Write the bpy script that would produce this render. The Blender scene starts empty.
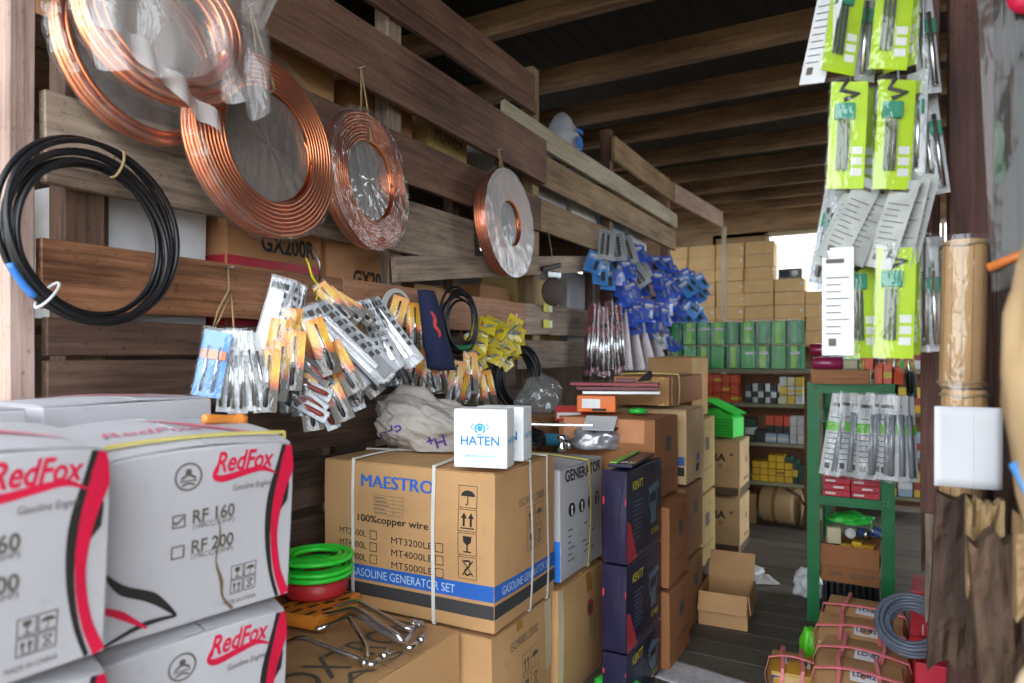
import bpy, bmesh, math, random
from mathutils import Vector, Matrix, noise
from mathutils.bvhtree import BVHTree

sc = bpy.context.scene
COL = sc.collection
PI = math.pi
R = math.radians

# ------------------------------------------------------------------ camera, sky, exposure
CAM_H = 1.45
YAW = R(29)                      # the lens looks 29 degrees to the left of the aisle (+Y)
FPX = 683.0
HORIZON = 357.0
cam_data = bpy.data.cameras.new('camera')
cam_data.lens = 24.0
cam_data.sensor_width = 36.0
cam_data.shift_y = (HORIZON - 341.5) / 1024.0
cam_data.clip_start = 0.05
cam_data.clip_end = 100
cam_data.dof.use_dof = True
cam_data.dof.focus_distance = 2.75
cam_data.dof.aperture_fstop = 1.9
cam = bpy.data.objects.new('camera', cam_data)
COL.objects.link(cam)
cam.location = (0, 0, CAM_H)
cam.rotation_euler = (R(90), 0, YAW)
sc.camera = cam

world = bpy.data.worlds.new('overcast_sky')
sc.world = world
world.use_nodes = True
bg = world.node_tree.nodes['Background']
bg.inputs['Color'].default_value = (0.86, 0.93, 1.0, 1)
bg.inputs['Strength'].default_value = 6.0

def portal(name, loc, rot, sx, sy):
    """Daylight portal: tells Cycles where the sky enters (gives off no light of its own)."""
    l = bpy.data.lights.new(name, 'AREA')
    l.shape = 'RECTANGLE'; l.size = sx; l.size_y = sy
    l.cycles.is_portal = True
    o = bpy.data.objects.new(name, l); COL.objects.link(o)
    o.location = loc; o.rotation_euler = rot
    return o
portal('daylight_portal_front', (-0.3, -0.6, 1.8), (R(90), 0, 0), 7.1, 3.6)
portal('daylight_portal_back', (0.0, 10.45, 2.74), (R(-90), 0, 0), 3.1, .95)
portal('daylight_portal_side', (3.2, 7.5, 1.9), (R(90), 0, R(90)), 4.8, 2.9)
portal('daylight_portal_far_left', (-3.8, 8.0, 2.97), (R(90), 0, R(-90)), 3.6, .78)

sc.view_settings.view_transform = 'Standard'
sc.view_settings.look = 'None'
sc.view_settings.gamma = 1
sc.view_settings.use_curve_mapping = False
sc.view_settings.exposure = 0.08
sc.cycles.use_denoising = True
sc.cycles.max_bounces = 10
sc.cycles.transparent_max_bounces = 24
sc.cycles.caustics_reflective = False
sc.cycles.caustics_refractive = False
sc.cycles.sample_clamp_indirect = 6

def ray(px, py):
    u = (px - 512) / FPX
    s, c = math.sin(YAW), math.cos(YAW)
    return Vector((-s + u * c, c + u * s, (HORIZON - py) / FPX))

def at(px, py, X=None, Y=None, Z=None, D=None):
    """World point seen at a photo pixel, on the plane X=, Y= or Z= or at depth D."""
    r = ray(px, py)
    if D is None:
        D = X / r.x if X is not None else Y / r.y if Y is not None else (Z - CAM_H) / r.z
    return Vector((0, 0, CAM_H)) + r * D

# ------------------------------------------------------------------ materials
MATS = {}
def srgb(h):
    if isinstance(h, str):
        h = h.lstrip('#'); c = [int(h[i:i+2], 16) / 255 for i in (0, 2, 4)]
    else:
        c = h
    return tuple((v / 12.92 if v <= 0.04045 else ((v + 0.055) / 1.055) ** 2.4) for v in c) + (1,)

class NT:
    def __init__(self, name):
        self.m = bpy.data.materials.new(name); self.m.use_nodes = True
        self.t = self.m.node_tree; self.n = self.t.nodes; self.l = self.t.links
        self.b = self.n['Principled BSDF']; self.out = self.n['Material Output']
    def new(self, typ, **kw):
        nd = self.n.new(typ)
        for k, v in kw.items(): setattr(nd, k, v)
        return nd
    def link(self, a, b): self.l.new(a, b)
    def coords(self, scale=(1, 1, 1), rand=True):
        tc = self.new('ShaderNodeTexCoord'); mp = self.new('ShaderNodeMapping')
        mp.inputs['Scale'].default_value = scale
        self.link(tc.outputs['Object'], mp.inputs['Vector'])
        if rand:
            oi = self.new('ShaderNodeObjectInfo'); ml = self.new('ShaderNodeMath', operation='MULTIPLY')
            ml.inputs[1].default_value = 37.0
            self.link(oi.outputs['Random'], ml.inputs[0])
            self.link(ml.outputs[0], mp.inputs['Location'])
        return mp.outputs['Vector']
    def noise(self, vec, scale, detail=4, rough=.55):
        nz = self.new('ShaderNodeTexNoise')
        nz.inputs['Scale'].default_value = scale; nz.inputs['Detail'].default_value = detail
        nz.inputs['Roughness'].default_value = rough
        self.link(vec, nz.inputs['Vector']); return nz.outputs['Fac']
    def ramp(self, fac, stops):
        r = self.new('ShaderNodeValToRGB'); e = r.color_ramp.elements
        e[0].position = stops[0][0]; e[0].color = stops[0][1]
        e[1].position = stops[-1][0]; e[1].color = stops[-1][1]
        for p, c in stops[1:-1]:
            x = e.new(p); x.color = c
        self.link(fac, r.inputs['Fac']); return r.outputs['Color']
    def mixc(self, fac, a, b, mode='MIX'):
        m = self.new('ShaderNodeMix', data_type='RGBA', blend_type=mode)
        for s, v in ((0, fac), (6, a), (7, b)):
            if hasattr(v, 'is_output'): self.link(v, m.inputs[s])
            else: m.inputs[s].default_value = v
        return m.outputs[2]
    def bump(self, h, strength, dist):
        b = self.new('ShaderNodeBump'); b.inputs['Strength'].default_value = strength
        b.inputs['Distance'].default_value = dist
        self.link(h, b.inputs['Height']); self.link(b.outputs['Normal'], self.b.inputs['Normal'])

def plain(name, col, rough=.5, metal=0.0, var=.12, scale=9, bump=0, coat=0):
    """One colour with slight mottling and grime."""
    if name in MATS: return MATS[name]
    t = NT(name); c = srgb(col)
    v = t.coords()
    n = t.noise(v, scale, 5)
    d = tuple(x * (1 - var) for x in c[:3]) + (1,); l = tuple(min(1, x * (1 + var)) for x in c[:3]) + (1,)
    t.link(t.ramp(n, [(.3, d), (.7, l)]), t.b.inputs['Base Color'])
    t.b.inputs['Roughness'].default_value = rough; t.b.inputs['Metallic'].default_value = metal
    if coat: t.b.inputs['Coat Weight'].default_value = coat
    if bump: t.bump(t.noise(v, scale * 5, 3), bump, .01)
    MATS[name] = t.m; return t.m

def wood(name, dark, mid, light, rough=.75, grain=1.0, bump=.35):
    """Sawn timber, grain along local X, each board offset by its own random value."""
    if name in MATS: return MATS[name]
    t = NT(name)
    g = t.noise(t.coords((1.2, 26 * grain, 26 * grain)), 2.2, 7, .65)
    blot = t.noise(t.coords((.8, 2.2, 2.2)), 1.7, 4)
    f = t.new('ShaderNodeMath', operation='MULTIPLY_ADD'); t.link(blot, f.inputs[0])
    f.inputs[1].default_value = .55
    sub = t.new('ShaderNodeMath', operation='MULTIPLY'); t.link(g, sub.inputs[0]); sub.inputs[1].default_value = .5
    t.link(sub.outputs[0], f.inputs[2])
    c = t.ramp(f.outputs[0], [(.34, srgb(dark)), (.5, srgb(mid)), (.68, srgb(light))])
    sp = t.noise(t.coords((9, 14, 14)), 5, 3)
    c2 = t.mixc(t.ramp(sp, [(.60, (0, 0, 0, 1)), (.74, (.55, .55, .55, 1))]), c, tuple(x * .35 for x in srgb(dark)[:3]) + (1,))
    oi = t.new('ShaderNodeObjectInfo')
    hv = t.new('ShaderNodeHueSaturation')
    mr = t.new('ShaderNodeMapRange'); mr.inputs['To Min'].default_value = .78; mr.inputs['To Max'].default_value = 1.2
    t.link(oi.outputs['Random'], mr.inputs['Value']); t.link(mr.outputs[0], hv.inputs['Value'])
    t.link(c2, hv.inputs['Color'])
    t.link(hv.outputs['Color'], t.b.inputs['Base Color'])
    t.b.inputs['Roughness'].default_value = rough
    t.bump(g, bump, .01)
    MATS[name] = t.m; return t.m

def card(name, col, rough=.8, var=.1):
    """Corrugated cardboard: mottled, faint flutes, scuffs."""
    if name in MATS: return MATS[name]
    t = NT(name); c = srgb(col); v = t.coords((1, 1, 1))
    n = t.noise(v, 3.5, 6); s = t.noise(t.coords((3, 3, 90)), 3, 2)
    d = tuple(x * (1 - var * 1.6) for x in c[:3]) + (1,); l = tuple(min(1, x * (1 + var)) for x in c[:3]) + (1,)
    base = t.ramp(n, [(.3, d), (.7, l)])
    sc_ = t.noise(v, 21, 5)
    base = t.mixc(t.ramp(sc_, [(.62, (0, 0, 0, 1)), (.8, (.4, .4, .4, 1))]), base, tuple(x * .55 for x in c[:3]) + (1,))
    t.link(base, t.b.inputs['Base Color']); t.b.inputs['Roughness'].default_value = rough
    t.bump(s, .08, .004)
    MATS[name] = t.m; return t.m

def metal(name, col, rough=.25, var=.08):
    return plain(name, col, rough, 1.0, var, 14)

def film(name, tint='ffffff', haze=.1, gloss=.16, rough=.12, wrinkle=.6, scale=14, clear=1.0):
    """Thin clear plastic: see-through, with crinkled highlights and a little milky haze."""
    if name in MATS: return MATS[name]
    t = NT(name); t.n.remove(t.b)
    tr = t.new('ShaderNodeBsdfTransparent'); gl = t.new('ShaderNodeBsdfGlossy'); df = t.new('ShaderNodeBsdfDiffuse')
    tr.inputs['Color'].default_value = (clear, clear, clear, 1)
    gl.inputs['Roughness'].default_value = rough
    df.inputs['Color'].default_value = srgb(tint); 
    v = t.coords((1, 1, .35)); nz = t.noise(v, scale, 4, .6)
    b = t.new('ShaderNodeBump'); b.inputs['Strength'].default_value = wrinkle; b.inputs['Distance'].default_value = .03
    t.link(nz, b.inputs['Height'])
    t.link(b.outputs[0], gl.inputs['Normal']); t.link(b.outputs[0], df.inputs['Normal'])
    lw = t.new('ShaderNodeLayerWeight'); lw.inputs['Blend'].default_value = .5
    pw = t.new('ShaderNodeMath', operation='POWER'); t.link(lw.outputs['Facing'], pw.inputs[0]); pw.inputs[1].default_value = 4
    ad = t.new('ShaderNodeMath', operation='MULTIPLY_ADD', use_clamp=True); t.link(pw.outputs[0], ad.inputs[0])
    ad.inputs[1].default_value = .35; ad.inputs[2].default_value = gloss*.4
    m1 = t.new('ShaderNodeMixShader'); m1.inputs[0].default_value = haze
    t.link(tr.outputs[0], m1.inputs[1]); t.link(df.outputs[0], m1.inputs[2])
    m2 = t.new('ShaderNodeMixShader'); t.link(ad.outputs[0], m2.inputs[0])
    t.link(m1.outputs[0], m2.inputs[1]); t.link(gl.outputs[0], m2.inputs[2])
    t.link(m2.outputs[0], t.out.inputs['Surface'])
    MATS[name] = t.m; return t.m

def flame(name, stops, axis='Z', scale=1.0, rough=.35, off=0.0):
    """Printed colour gradient running down a card (flat print)."""
    if name in MATS: return MATS[name]
    t = NT(name)
    tc = t.new('ShaderNodeTexCoord'); sx = t.new('ShaderNodeSeparateXYZ'); t.link(tc.outputs['Object'], sx.inputs[0])
    nz = t.new('ShaderNodeTexNoise'); nz.inputs['Scale'].default_value = 30; t.link(tc.outputs['Object'], nz.inputs['Vector'])
    m = t.new('ShaderNodeMath', operation='MULTIPLY_ADD'); t.link(sx.outputs[axis], m.inputs[0])
    m.inputs[1].default_value = -scale; m.inputs[2].default_value = off
    m2 = t.new('ShaderNodeMath', operation='MULTIPLY_ADD'); t.link(nz.outputs['Fac'], m2.inputs[0]); m2.inputs[1].default_value = .3
    t.link(m.outputs[0], m2.inputs[2])
    t.link(t.ramp(m2.outputs[0], [(p, srgb(c)) for p, c in stops]), t.b.inputs['Base Color'])
    t.b.inputs['Roughness'].default_value = rough
    MATS[name] = t.m; return t.m

ORD = ['first', 'second', 'third', 'fourth', 'fifth', 'sixth', 'seventh', 'eighth', 'ninth', 'tenth', 'eleventh', 'twelfth', 'thirteenth']
# ------------------------------------------------------------------ objects
def link(name, me, parent=None, loc=None, rot=None, mat=None):
    o = bpy.data.objects.new(name, me); COL.objects.link(o)
    if parent is not None: o.parent = parent
    if loc is not None: o.location = loc
    if rot is not None: o.rotation_euler = rot
    if mat is not None:
        if isinstance(mat, (list, tuple)):
            for m in mat: me.materials.append(m)
        else:
            me.materials.append(mat)
    return o

def tag(o, label, cat, group=None, kind=None):
    o['label'] = label; o['category'] = cat
    if group: o['group'] = group
    if kind: o['kind'] = kind
    return o

def thing(name, label, cat, loc=(0, 0, 0), rot=(0, 0, 0), group=None):
    o = bpy.data.objects.new(name, None); COL.objects.link(o)
    o.empty_display_size = .05
    o.location = loc; o.rotation_euler = rot
    return tag(o, label, cat, group)

def structure(o):
    o['kind'] = 'structure'; return o

def copy_tree(o, parent=None, mats=None):
    c = o.copy(); COL.objects.link(c); c.parent = parent
    for ch in list(o.children): copy_tree(ch, c)
    return c

def me_from(verts, faces, name='mesh', smooth=False):
    me = bpy.data.meshes.new(name); me.from_pydata([tuple(v) for v in verts], [], faces); me.update()
    if smooth:
        me.polygons.foreach_set('use_smooth', [True] * len(me.polygons))
    return me

def bm_done(bm, name='mesh', smooth=False):
    me = bpy.data.meshes.new(name); bm.to_mesh(me); bm.free()
    if smooth: me.polygons.foreach_set('use_smooth', [True] * len(me.polygons))
    return me

def add_box(bm, c, s, rot=None, bevel=0):
    mt = Matrix.Translation(c) @ (rot.to_matrix().to_4x4() if rot is not None else Matrix()) @ Matrix.Diagonal((*s, 1))
    r = bmesh.ops.create_cube(bm, size=1, matrix=mt)
    if bevel:
        es = list({e for v in r['verts'] for e in v.link_edges})
        bmesh.ops.bevel(bm, geom=es, offset=bevel, segments=2, profile=.6, affect='EDGES')

def box_me(s, bevel=0, c=(0, 0, 0)):
    bm = bmesh.new(); add_box(bm, c, s, bevel=bevel); return bm_done(bm)

def tube_me(pts, r, sides=8, closed=False, smooth=True, flat=1.0):
    """Tube along a polyline; r a number or a list of radii."""
    P = [Vector(p) for p in pts]; n = len(P); V = []; F = []
    up = None
    for i, p in enumerate(P):
        a = P[(i - 1) % n] if (closed or i > 0) else p
        b = P[(i + 1) % n] if (closed or i < n - 1) else p
        t = (b - a)
        t = t.normalized() if t.length > 1e-9 else Vector((0, 0, 1))
        if up is None:
            up = t.orthogonal().normalized()
        up = (up - t * up.dot(t))
        up = up.normalized() if up.length > 1e-6 else t.orthogonal().normalized()
        sd = t.cross(up)
        rr = r[i] if isinstance(r, (list, tuple)) else r
        for k in range(sides):
            a_ = 2 * PI * k / sides
            V.append(p + up * math.cos(a_) * rr + sd * math.sin(a_) * rr * flat)
    m = n if closed else n - 1
    for i in range(m):
        j = (i + 1) % n
        for k in range(sides):
            l = (k + 1) % sides
            F.append((i * sides + k, i * sides + l, j * sides + l, j * sides + k))
    if not closed:
        F.append(tuple(range(sides - 1, -1, -1))); F.append(tuple(range((n - 1) * sides, n * sides)))
    return me_from(V, F, smooth=smooth)

def rounded(pts, rad, seg=5):
    """Polyline with its corners rounded off."""
    P = [Vector(p) for p in pts]; out = [P[0]]
    for i in range(1, len(P) - 1):
        a, b, c = P[i-1], P[i], P[i+1]
        d1 = (a - b); d2 = (c - b); r_ = min(rad, d1.length * .45, d2.length * .45)
        s = b + d1.normalized() * r_; e = b + d2.normalized() * r_
        for k in range(seg + 1):
            t = k / seg; out.append(s * (1-t)**2 + b * 2*t*(1-t) + e * t*t)
    out.append(P[-1]); return out

def grid_me(fn, nu, nv, closed_u=False, smooth=True):
    V = [fn(i / nu, j / nv) for j in range(nv + 1) for i in range(nu + (0 if closed_u else 1))]
    w = nu + (0 if closed_u else 1); F = []
    for j in range(nv):
        for i in range(nu):
            i2 = (i + 1) % w
            F.append((j*w + i, j*w + i2, (j+1)*w + i2, (j+1)*w + i))
    return me_from(V, F, smooth=smooth)

def lathe_me(prof, seg=24, smooth=True, cap=True):
    V = []; F = []
    for r, z in prof:
        for k in range(seg):
            a = 2*PI*k/seg; V.append((r*math.cos(a), r*math.sin(a), z))
    for i in range(len(prof) - 1):
        for k in range(seg):
            l = (k+1) % seg; F.append((i*seg+k, i*seg+l, (i+1)*seg+l, (i+1)*seg+k))
    if cap:
        F.append(tuple(range(seg-1, -1, -1))); F.append(tuple(range((len(prof)-1)*seg, len(prof)*seg)))
    return me_from(V, F, smooth=smooth)

def lump_me(s, seed, rough=.25, sub=4, flat=.0, freq=2.0, fine=.06):
    """Lumpy soft mass (sack, cloth, bag)."""
    bm = bmesh.new(); bmesh.ops.create_icosphere(bm, subdivisions=sub, radius=1)
    off = Vector((seed * 3.1, seed * 1.7, seed * 5.3))
    for v in bm.verts:
        d = v.co.normalized()
        k = 1 + rough * noise.noise(d * freq + off) + fine * noise.noise(d * freq * 4 + off) + fine * .9 * abs(noise.noise(d * freq * 2.6 + off * 2))
        p = d * k
        v.co = Vector((p.x * s[0], p.y * s[1], max(p.z, -.55 + flat) * s[2]))
    return bm_done(bm, smooth=True)

# ------------------------------------------------------------------ lettering
_TXT = {}
def text2d(s, size=1.0, shear=0.0, bold=0.0, spacing=1.0):
    key = (s, shear, bold, spacing)
    if key not in _TXT:
        cu = bpy.data.curves.new('lettering', 'FONT'); cu.body = s; cu.size = 1
        cu.align_x = 'CENTER'; cu.align_y = 'CENTER'; cu.shear = shear; cu.offset = bold; cu.space_character = spacing
        cu.resolution_u = 3
        ob = bpy.data.objects.new('lettering', cu)
        me = bpy.data.meshes.new_from_object(ob)
        _TXT[key] = ([v.co.to_2d() for v in me.vertices], [tuple(p.vertices) for p in me.polygons])
        bpy.data.objects.remove(ob); bpy.data.meshes.remove(me); bpy.data.curves.remove(cu)
    V, F = _TXT[key]
    return [v * size for v in V], F

class Print:
    """Flat print: 2-D shapes and letters collected into one mesh, laid on a surface by a mapping."""
    def __init__(self): self.V = []; self.F = []
    def poly(self, pts):
        b = len(self.V); self.V += [Vector(p[:2]) for p in pts]; self.F.append(tuple(range(b, b + len(pts)))); return self
    def rect(self, x0, y0, x1, y1, n=1):
        for k in range(n):
            a = x0 + (x1-x0)*k/n; c = x0 + (x1-x0)*(k+1)/n
            self.poly([(a, y0), (c, y0), (c, y1), (a, y1)])
        return self
    def frame(self, x0, y0, x1, y1, t):
        self.rect(x0, y0, x1, y0+t); self.rect(x0, y1-t, x1, y1); self.rect(x0, y0+t, x0+t, y1-t); self.rect(x1-t, y0+t, x1, y1-t); return self
    def line(self, pts, w):
        for i in range(len(pts)-1):
            a, b = Vector(pts[i]), Vector(pts[i+1]); d = b - a
            if d.length < 1e-9: continue
            w0 = w[i] if isinstance(w, (list, tuple)) else w; w1 = w[i+1] if isinstance(w, (list, tuple)) else w
            nrm = Vector((-d.y, d.x)).normalized()
            self.poly([a - nrm*w0/2, b - nrm*w1/2, b + nrm*w1/2, a + nrm*w0/2])
        return self
    def curve(self, pts, w, seg=8):
        """Smooth Catmull-Rom stroke with width list."""
        P = [Vector(p) for p in pts]; o = []; ww = []
        W = w if isinstance(w, (list, tuple)) else [w] * len(P)
        for i in range(len(P)-1):
            p0 = P[max(i-1, 0)]; p1 = P[i]; p2 = P[i+1]; p3 = P[min(i+2, len(P)-1)]
            for k in range(seg):
                t = k/seg
                o.append(.5*((2*p1) + (p2-p0)*t + (2*p0-5*p1+4*p2-p3)*t*t + (3*p1-p0-3*p2+p3)*t**3))
                ww.append(W[i]*(1-t) + W[i+1]*t)
        o.append(P[-1]); ww.append(W[-1])
        b = len(self.V)
        for i, p in enumerate(o):
            d = o[min(i+1, len(o)-1)] - o[max(i-1, 0)]; nrm = Vector((-d.y, d.x)).normalized()
            self.V += [p - nrm*ww[i]/2, p + nrm*ww[i]/2]
        for i in range(len(o)-1):
            self.F.append((b+2*i, b+2*i+2, b+2*i+3, b+2*i+1))
        return self
    def disc(self, x, y, r, n=20, r_in=0, a0=0, a1=2*PI):
        if not r_in:
            return self.poly([(x + r*math.cos(a0+(a1-a0)*k/n), y + r*math.sin(a0+(a1-a0)*k/n)) for k in range(n)])
        for k in range(n):
            p, q = a0+(a1-a0)*k/n, a0+(a1-a0)*(k+1)/n
            self.poly([(x+r_in*math.cos(p), y+r_in*math.sin(p)), (x+r*math.cos(p), y+r*math.sin(p)), (x+r*math.cos(q), y+r*math.sin(q)), (x+r_in*math.cos(q), y+r_in*math.sin(q))])
        return self
    def text(self, s, x, y, size, shear=0, bold=0, spacing=1, width=None, rot=0):
        V, F = text2d(s, size, shear, bold, spacing)
        if not V: return self
        if width:
            w = max(v.x for v in V) - min(v.x for v in V)
            V = [Vector((v.x * width / w, v.y)) for v in V]
        b = len(self.V); c_, s_ = math.cos(rot), math.sin(rot)
        cx = (max(v.x for v in V) + min(v.x for v in V))/2; cy = (max(v.y for v in V) + min(v.y for v in V))/2
        self.V += [Vector((x + (v.x-cx)*c_ - (v.y-cy)*s_, y + (v.x-cx)*s_ + (v.y-cy)*c_)) for v in V]
        self.F += [tuple(i + b for i in f) for f in F]
        return self
    # shipping marks in a cell of side s with its lower left corner at x, y
    def mark_umbrella(self, x, y, s):
        self.poly([(x + s*.5 + s*.4*math.cos(a), y + s*.52 + s*.3*math.sin(a)) for a in [PI*k/10 for k in range(11)]])
        self.rect(x+s*.47, y+s*.15, x+s*.53, y+s*.6); return self.curve([(x+s*.5, y+s*.16), (x+s*.43, y+s*.08), (x+s*.36, y+s*.16)], s*.05, 4)
    def mark_arrows(self, x, y, s):
        for q in (.3, .7):
            self.rect(x+s*(q-.06), y+s*.2, x+s*(q+.06), y+s*.65); self.poly([(x+s*(q-.17), y+s*.6), (x+s*(q+.17), y+s*.6), (x+s*q, y+s*.9)])
        return self.rect(x+s*.12, y+s*.08, x+s*.88, y+s*.14)
    def mark_glass(self, x, y, s):
        self.poly([(x+s*.25, y+s*.9), (x+s*.28, y+s*.6), (x+s*.5, y+s*.42), (x+s*.72, y+s*.6), (x+s*.75, y+s*.9)])
        self.rect(x+s*.46, y+s*.14, x+s*.54, y+s*.44); return self.rect(x+s*.28, y+s*.08, x+s*.72, y+s*.15)
    def mark_hook(self, x, y, s):
        self.curve([(x+s*.3, y+s*.82), (x+s*.62, y+s*.85), (x+s*.6, y+s*.6), (x+s*.35, y+s*.35), (x+s*.45, y+s*.15), (x+s*.7, y+s*.25)], s*.09, 5)
        return self.line([(x+s*.2, y+s*.12), (x+s*.82, y+s*.88)], s*.06).line([(x+s*.2, y+s*.88), (x+s*.82, y+s*.12)], s*.06)
    def build(self, name, fn, mat, parent):
        me = me_from([fn(v.x, v.y) for v in self.V], self.F)
        o = link(name, me, parent, mat=mat); o['kind'] = 'stuff'      # flat print
        return o

# ------------------------------------------------------------------ cartons
class Carton:
    """A box thing: origin at the centre of its base, front -Y, right +X; walls bulge a little and all print follows them."""
    def __init__(s, name, label, size, loc, rotz=0, mat=None, cat='box', group=None, bulge=.004, seed=1, flaps=True, tilt=(0, 0), flapmat=None, crush=0.0):
        s.w, s.d, s.h = size; s.b = bulge; s.seed = seed; s.crush = crush
        s.h -= (.012 if flaps else .002) + 2.2*bulge      # lid and bulge stay inside the nominal height
        s.root = thing(name, label, cat, loc, (tilt[0], tilt[1], rotz), group)
        bm = bmesh.new(); n = 8
        bmesh.ops.create_cube(bm, size=1, matrix=Matrix.Translation((0, 0, s.h/2)) @ Matrix.Diagonal((s.w, s.d, s.h, 1)))
        bmesh.ops.subdivide_edges(bm, edges=bm.edges[:], cuts=n, use_grid_fill=True)
        for v in bm.verts: v.co = s.deform(v.co)
        s.body = link('body', bm_done(bm, smooth=False), s.root, mat=mat)
        md = s.body.modifiers.new('edge', 'BEVEL'); md.width = .004; md.segments = 2; md.limit_method = 'ANGLE'; md.angle_limit = R(50)
        if flaps:
            for k in (-1, 1):
                def top(u, v, k=k):
                    y = (.004 + v*(s.d/2 - .006)) * k
                    return s.deform(Vector(((u-.5)*(s.w-.006), y, s.h))) + Vector((0, 0, .0025 + .004*(1-v)**2))
                me = grid_me(top, 8, 4, smooth=False)
                f = link('flap', me, s.root, mat=flapmat or mat)
                sm = f.modifiers.new('thick', 'SOLIDIFY'); sm.thickness = .003; sm.offset = 0
    def deform(s, p):
        x, y, z = p.x/(s.w/2), p.y/(s.d/2), (p.z - s.h/2)/(s.h/2)
        o = Vector((s.seed*1.3, s.seed*2.1, s.seed*.7))
        nz = Vector((noise.noise(p*4+o), noise.noise(p*4+o*1.7+Vector((9, 0, 0))), noise.noise(p*4+o*.6+Vector((0, 7, 0)))))
        b = s.b
        q = Vector(p)
        q.x += b*2*(1-y*y)*(1-z*z)*x*abs(x)**3 + nz.x*b*.8
        q.y += b*2*(1-x*x)*(1-z*z)*y*abs(y)**3 + nz.y*b*.8
        q.z += b*2*(1-x*x)*(1-y*y)*(z*abs(z)**3 if z > 0 else 0) + nz.z*b*.5*(1 if z > 0 else 0)
        if s.crush:
            k = s.crush*max(0, abs(x)*abs(y)*z)**3
            q.z -= k; q.x -= k*.5*x; q.y -= k*.5*y
        return q
    def face(s, f, e=.0015):
        cl = lambda a, m_: max(-m_+.0008, min(m_-.0008, a)); ch = lambda v: max(.0008, min(s.h-.0008, v))
        if f == 'front': m = lambda u, v: Vector((cl(u, s.w/2), -s.d/2, ch(v))); nv = Vector((0, -1, 0))
        elif f == 'right': m = lambda u, v: Vector((s.w/2, cl(u, s.d/2), ch(v))); nv = Vector((1, 0, 0))
        elif f == 'left': m = lambda u, v: Vector((-s.w/2, -u, v)); nv = Vector((-1, 0, 0))
        else:
            m = lambda u, v: Vector((u, v, s.h)); nv = Vector((0, 0, 1)); e = e + (.008 if f == 'top' else 0)
        return lambda u, v: s.deform(m(u, v)) + nv*e
    def put(s, pr, f, mat, name='lettering', e=.0015):
        return pr.build(name, s.face(f, e), mat, s.body)
    def panel(s, f, x0, y0, x1, y1, mat, name='printed_band', e=.001, n=8):
        fn = s.face(f, e)
        return link(name, grid_me(lambda u, v: fn(x0+(x1-x0)*u, y0+(y1-y0)*v), n, max(2, n//2), smooth=False), s.body, mat=mat)
    def strap(s, along, pos, width, mat, e=.004, name='strap', sag=0):
        """Packing strap round the box. along='y': loop in the YZ plane at x=pos; 'x': loop in the XZ plane at y=pos; 'z': horizontal loop at z=pos."""
        if along == 'y': c = [(-s.d/2, 0), (-s.d/2, s.h), (s.d/2, s.h), (s.d/2, 0)]; f = lambda a, b, w: Vector((pos+w, a, b))
        elif along == 'x': c = [(-s.w/2, 0), (-s.w/2, s.h), (s.w/2, s.h), (s.w/2, 0)]; f = lambda a, b, w: Vector((a, pos+w, b))
        else: c = [(-s.w/2, -s.d/2), (s.w/2, -s.d/2), (s.w/2, s.d/2), (-s.w/2, s.d/2)]; f = lambda a, b, w: Vector((a, b, pos+w))
        pts = []
        for i in range(4):
            a, b = Vector(c[i]), Vector(c[(i+1) % 4])
            for k in range(8): pts.append(a.lerp(b, k/8))
        V = []; F = []; ctr = Vector((0, 0, s.h/2)); m = len(pts)
        for i, p in enumerate(pts):
            wob = math.sin(i*.7+s.seed)*sag
            for w in (-width/2, width/2):
                q = f(p.x, p.y, w + wob); dq = s.deform(q)
                for ee in (e, e+.002):
                    n_ = Vector((q.x/(s.w/2), q.y/(s.d/2), (q.z-s.h/2)/(s.h/2)))
                    mx = max(abs(n_.x), abs(n_.y), abs(n_.z)) or 1
                    off = Vector([ (math.copysign(1, t) if abs(t) > .97*mx else 0) for t in n_])
                    if along == 'y': off.x = 0
                    elif along == 'x': off.y = 0
                    else: off.z = 0
                    if along != 'z' and off.z > 0: off.z *= 2.6
                    V.append(dq + off*ee)
        for i in range(m):
            j = (i+1) % m; a, b = 4*i, 4*j
            F += [(a+1, a+3, b+3, b+1), (a, b, b+2, a+2), (a, a+1, b+1, b), (a+2, b+2, b+3, a+3)]
        return link(name, me_from(V, F), s.root, mat=mat)

# ------------------------------------------------------------------ the setting
W_BROWN = wood('timber_brown', '33211a', '745242', '99745f')
W_RED = wood('timber_red_brown', '573620', '996848', 'bb8c66', rough=.6)
W_GREY = wood('timber_weathered_grey', '4a3c33', '8c7868', 'b5a18e')
W_PALE = wood('timber_pale', '857a66', 'b8ac93', 'd8cdb4')
W_TAN = wood('timber_tan', '5a442e', '9b7d5c', 'c3a67f')
W_DARK = wood('timber_dark', '251913', '503a2e', '755948')
W_JOIST = wood('timber_joist', '3a2a1c', '775b42', 'a0805d')
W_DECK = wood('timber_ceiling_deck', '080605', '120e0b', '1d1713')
W_FLOOR = wood('timber_floor', '443f39', '5a544c', '6b645b', rough=.6)
W_POST = wood('timber_post_pink', '7d645a', 'b3978b', 'cdb5a9')
W_RIGHT = wood('timber_right_post', '2a1916', '4f322b', '6e4a40')

rnd = random.Random(7)

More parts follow.
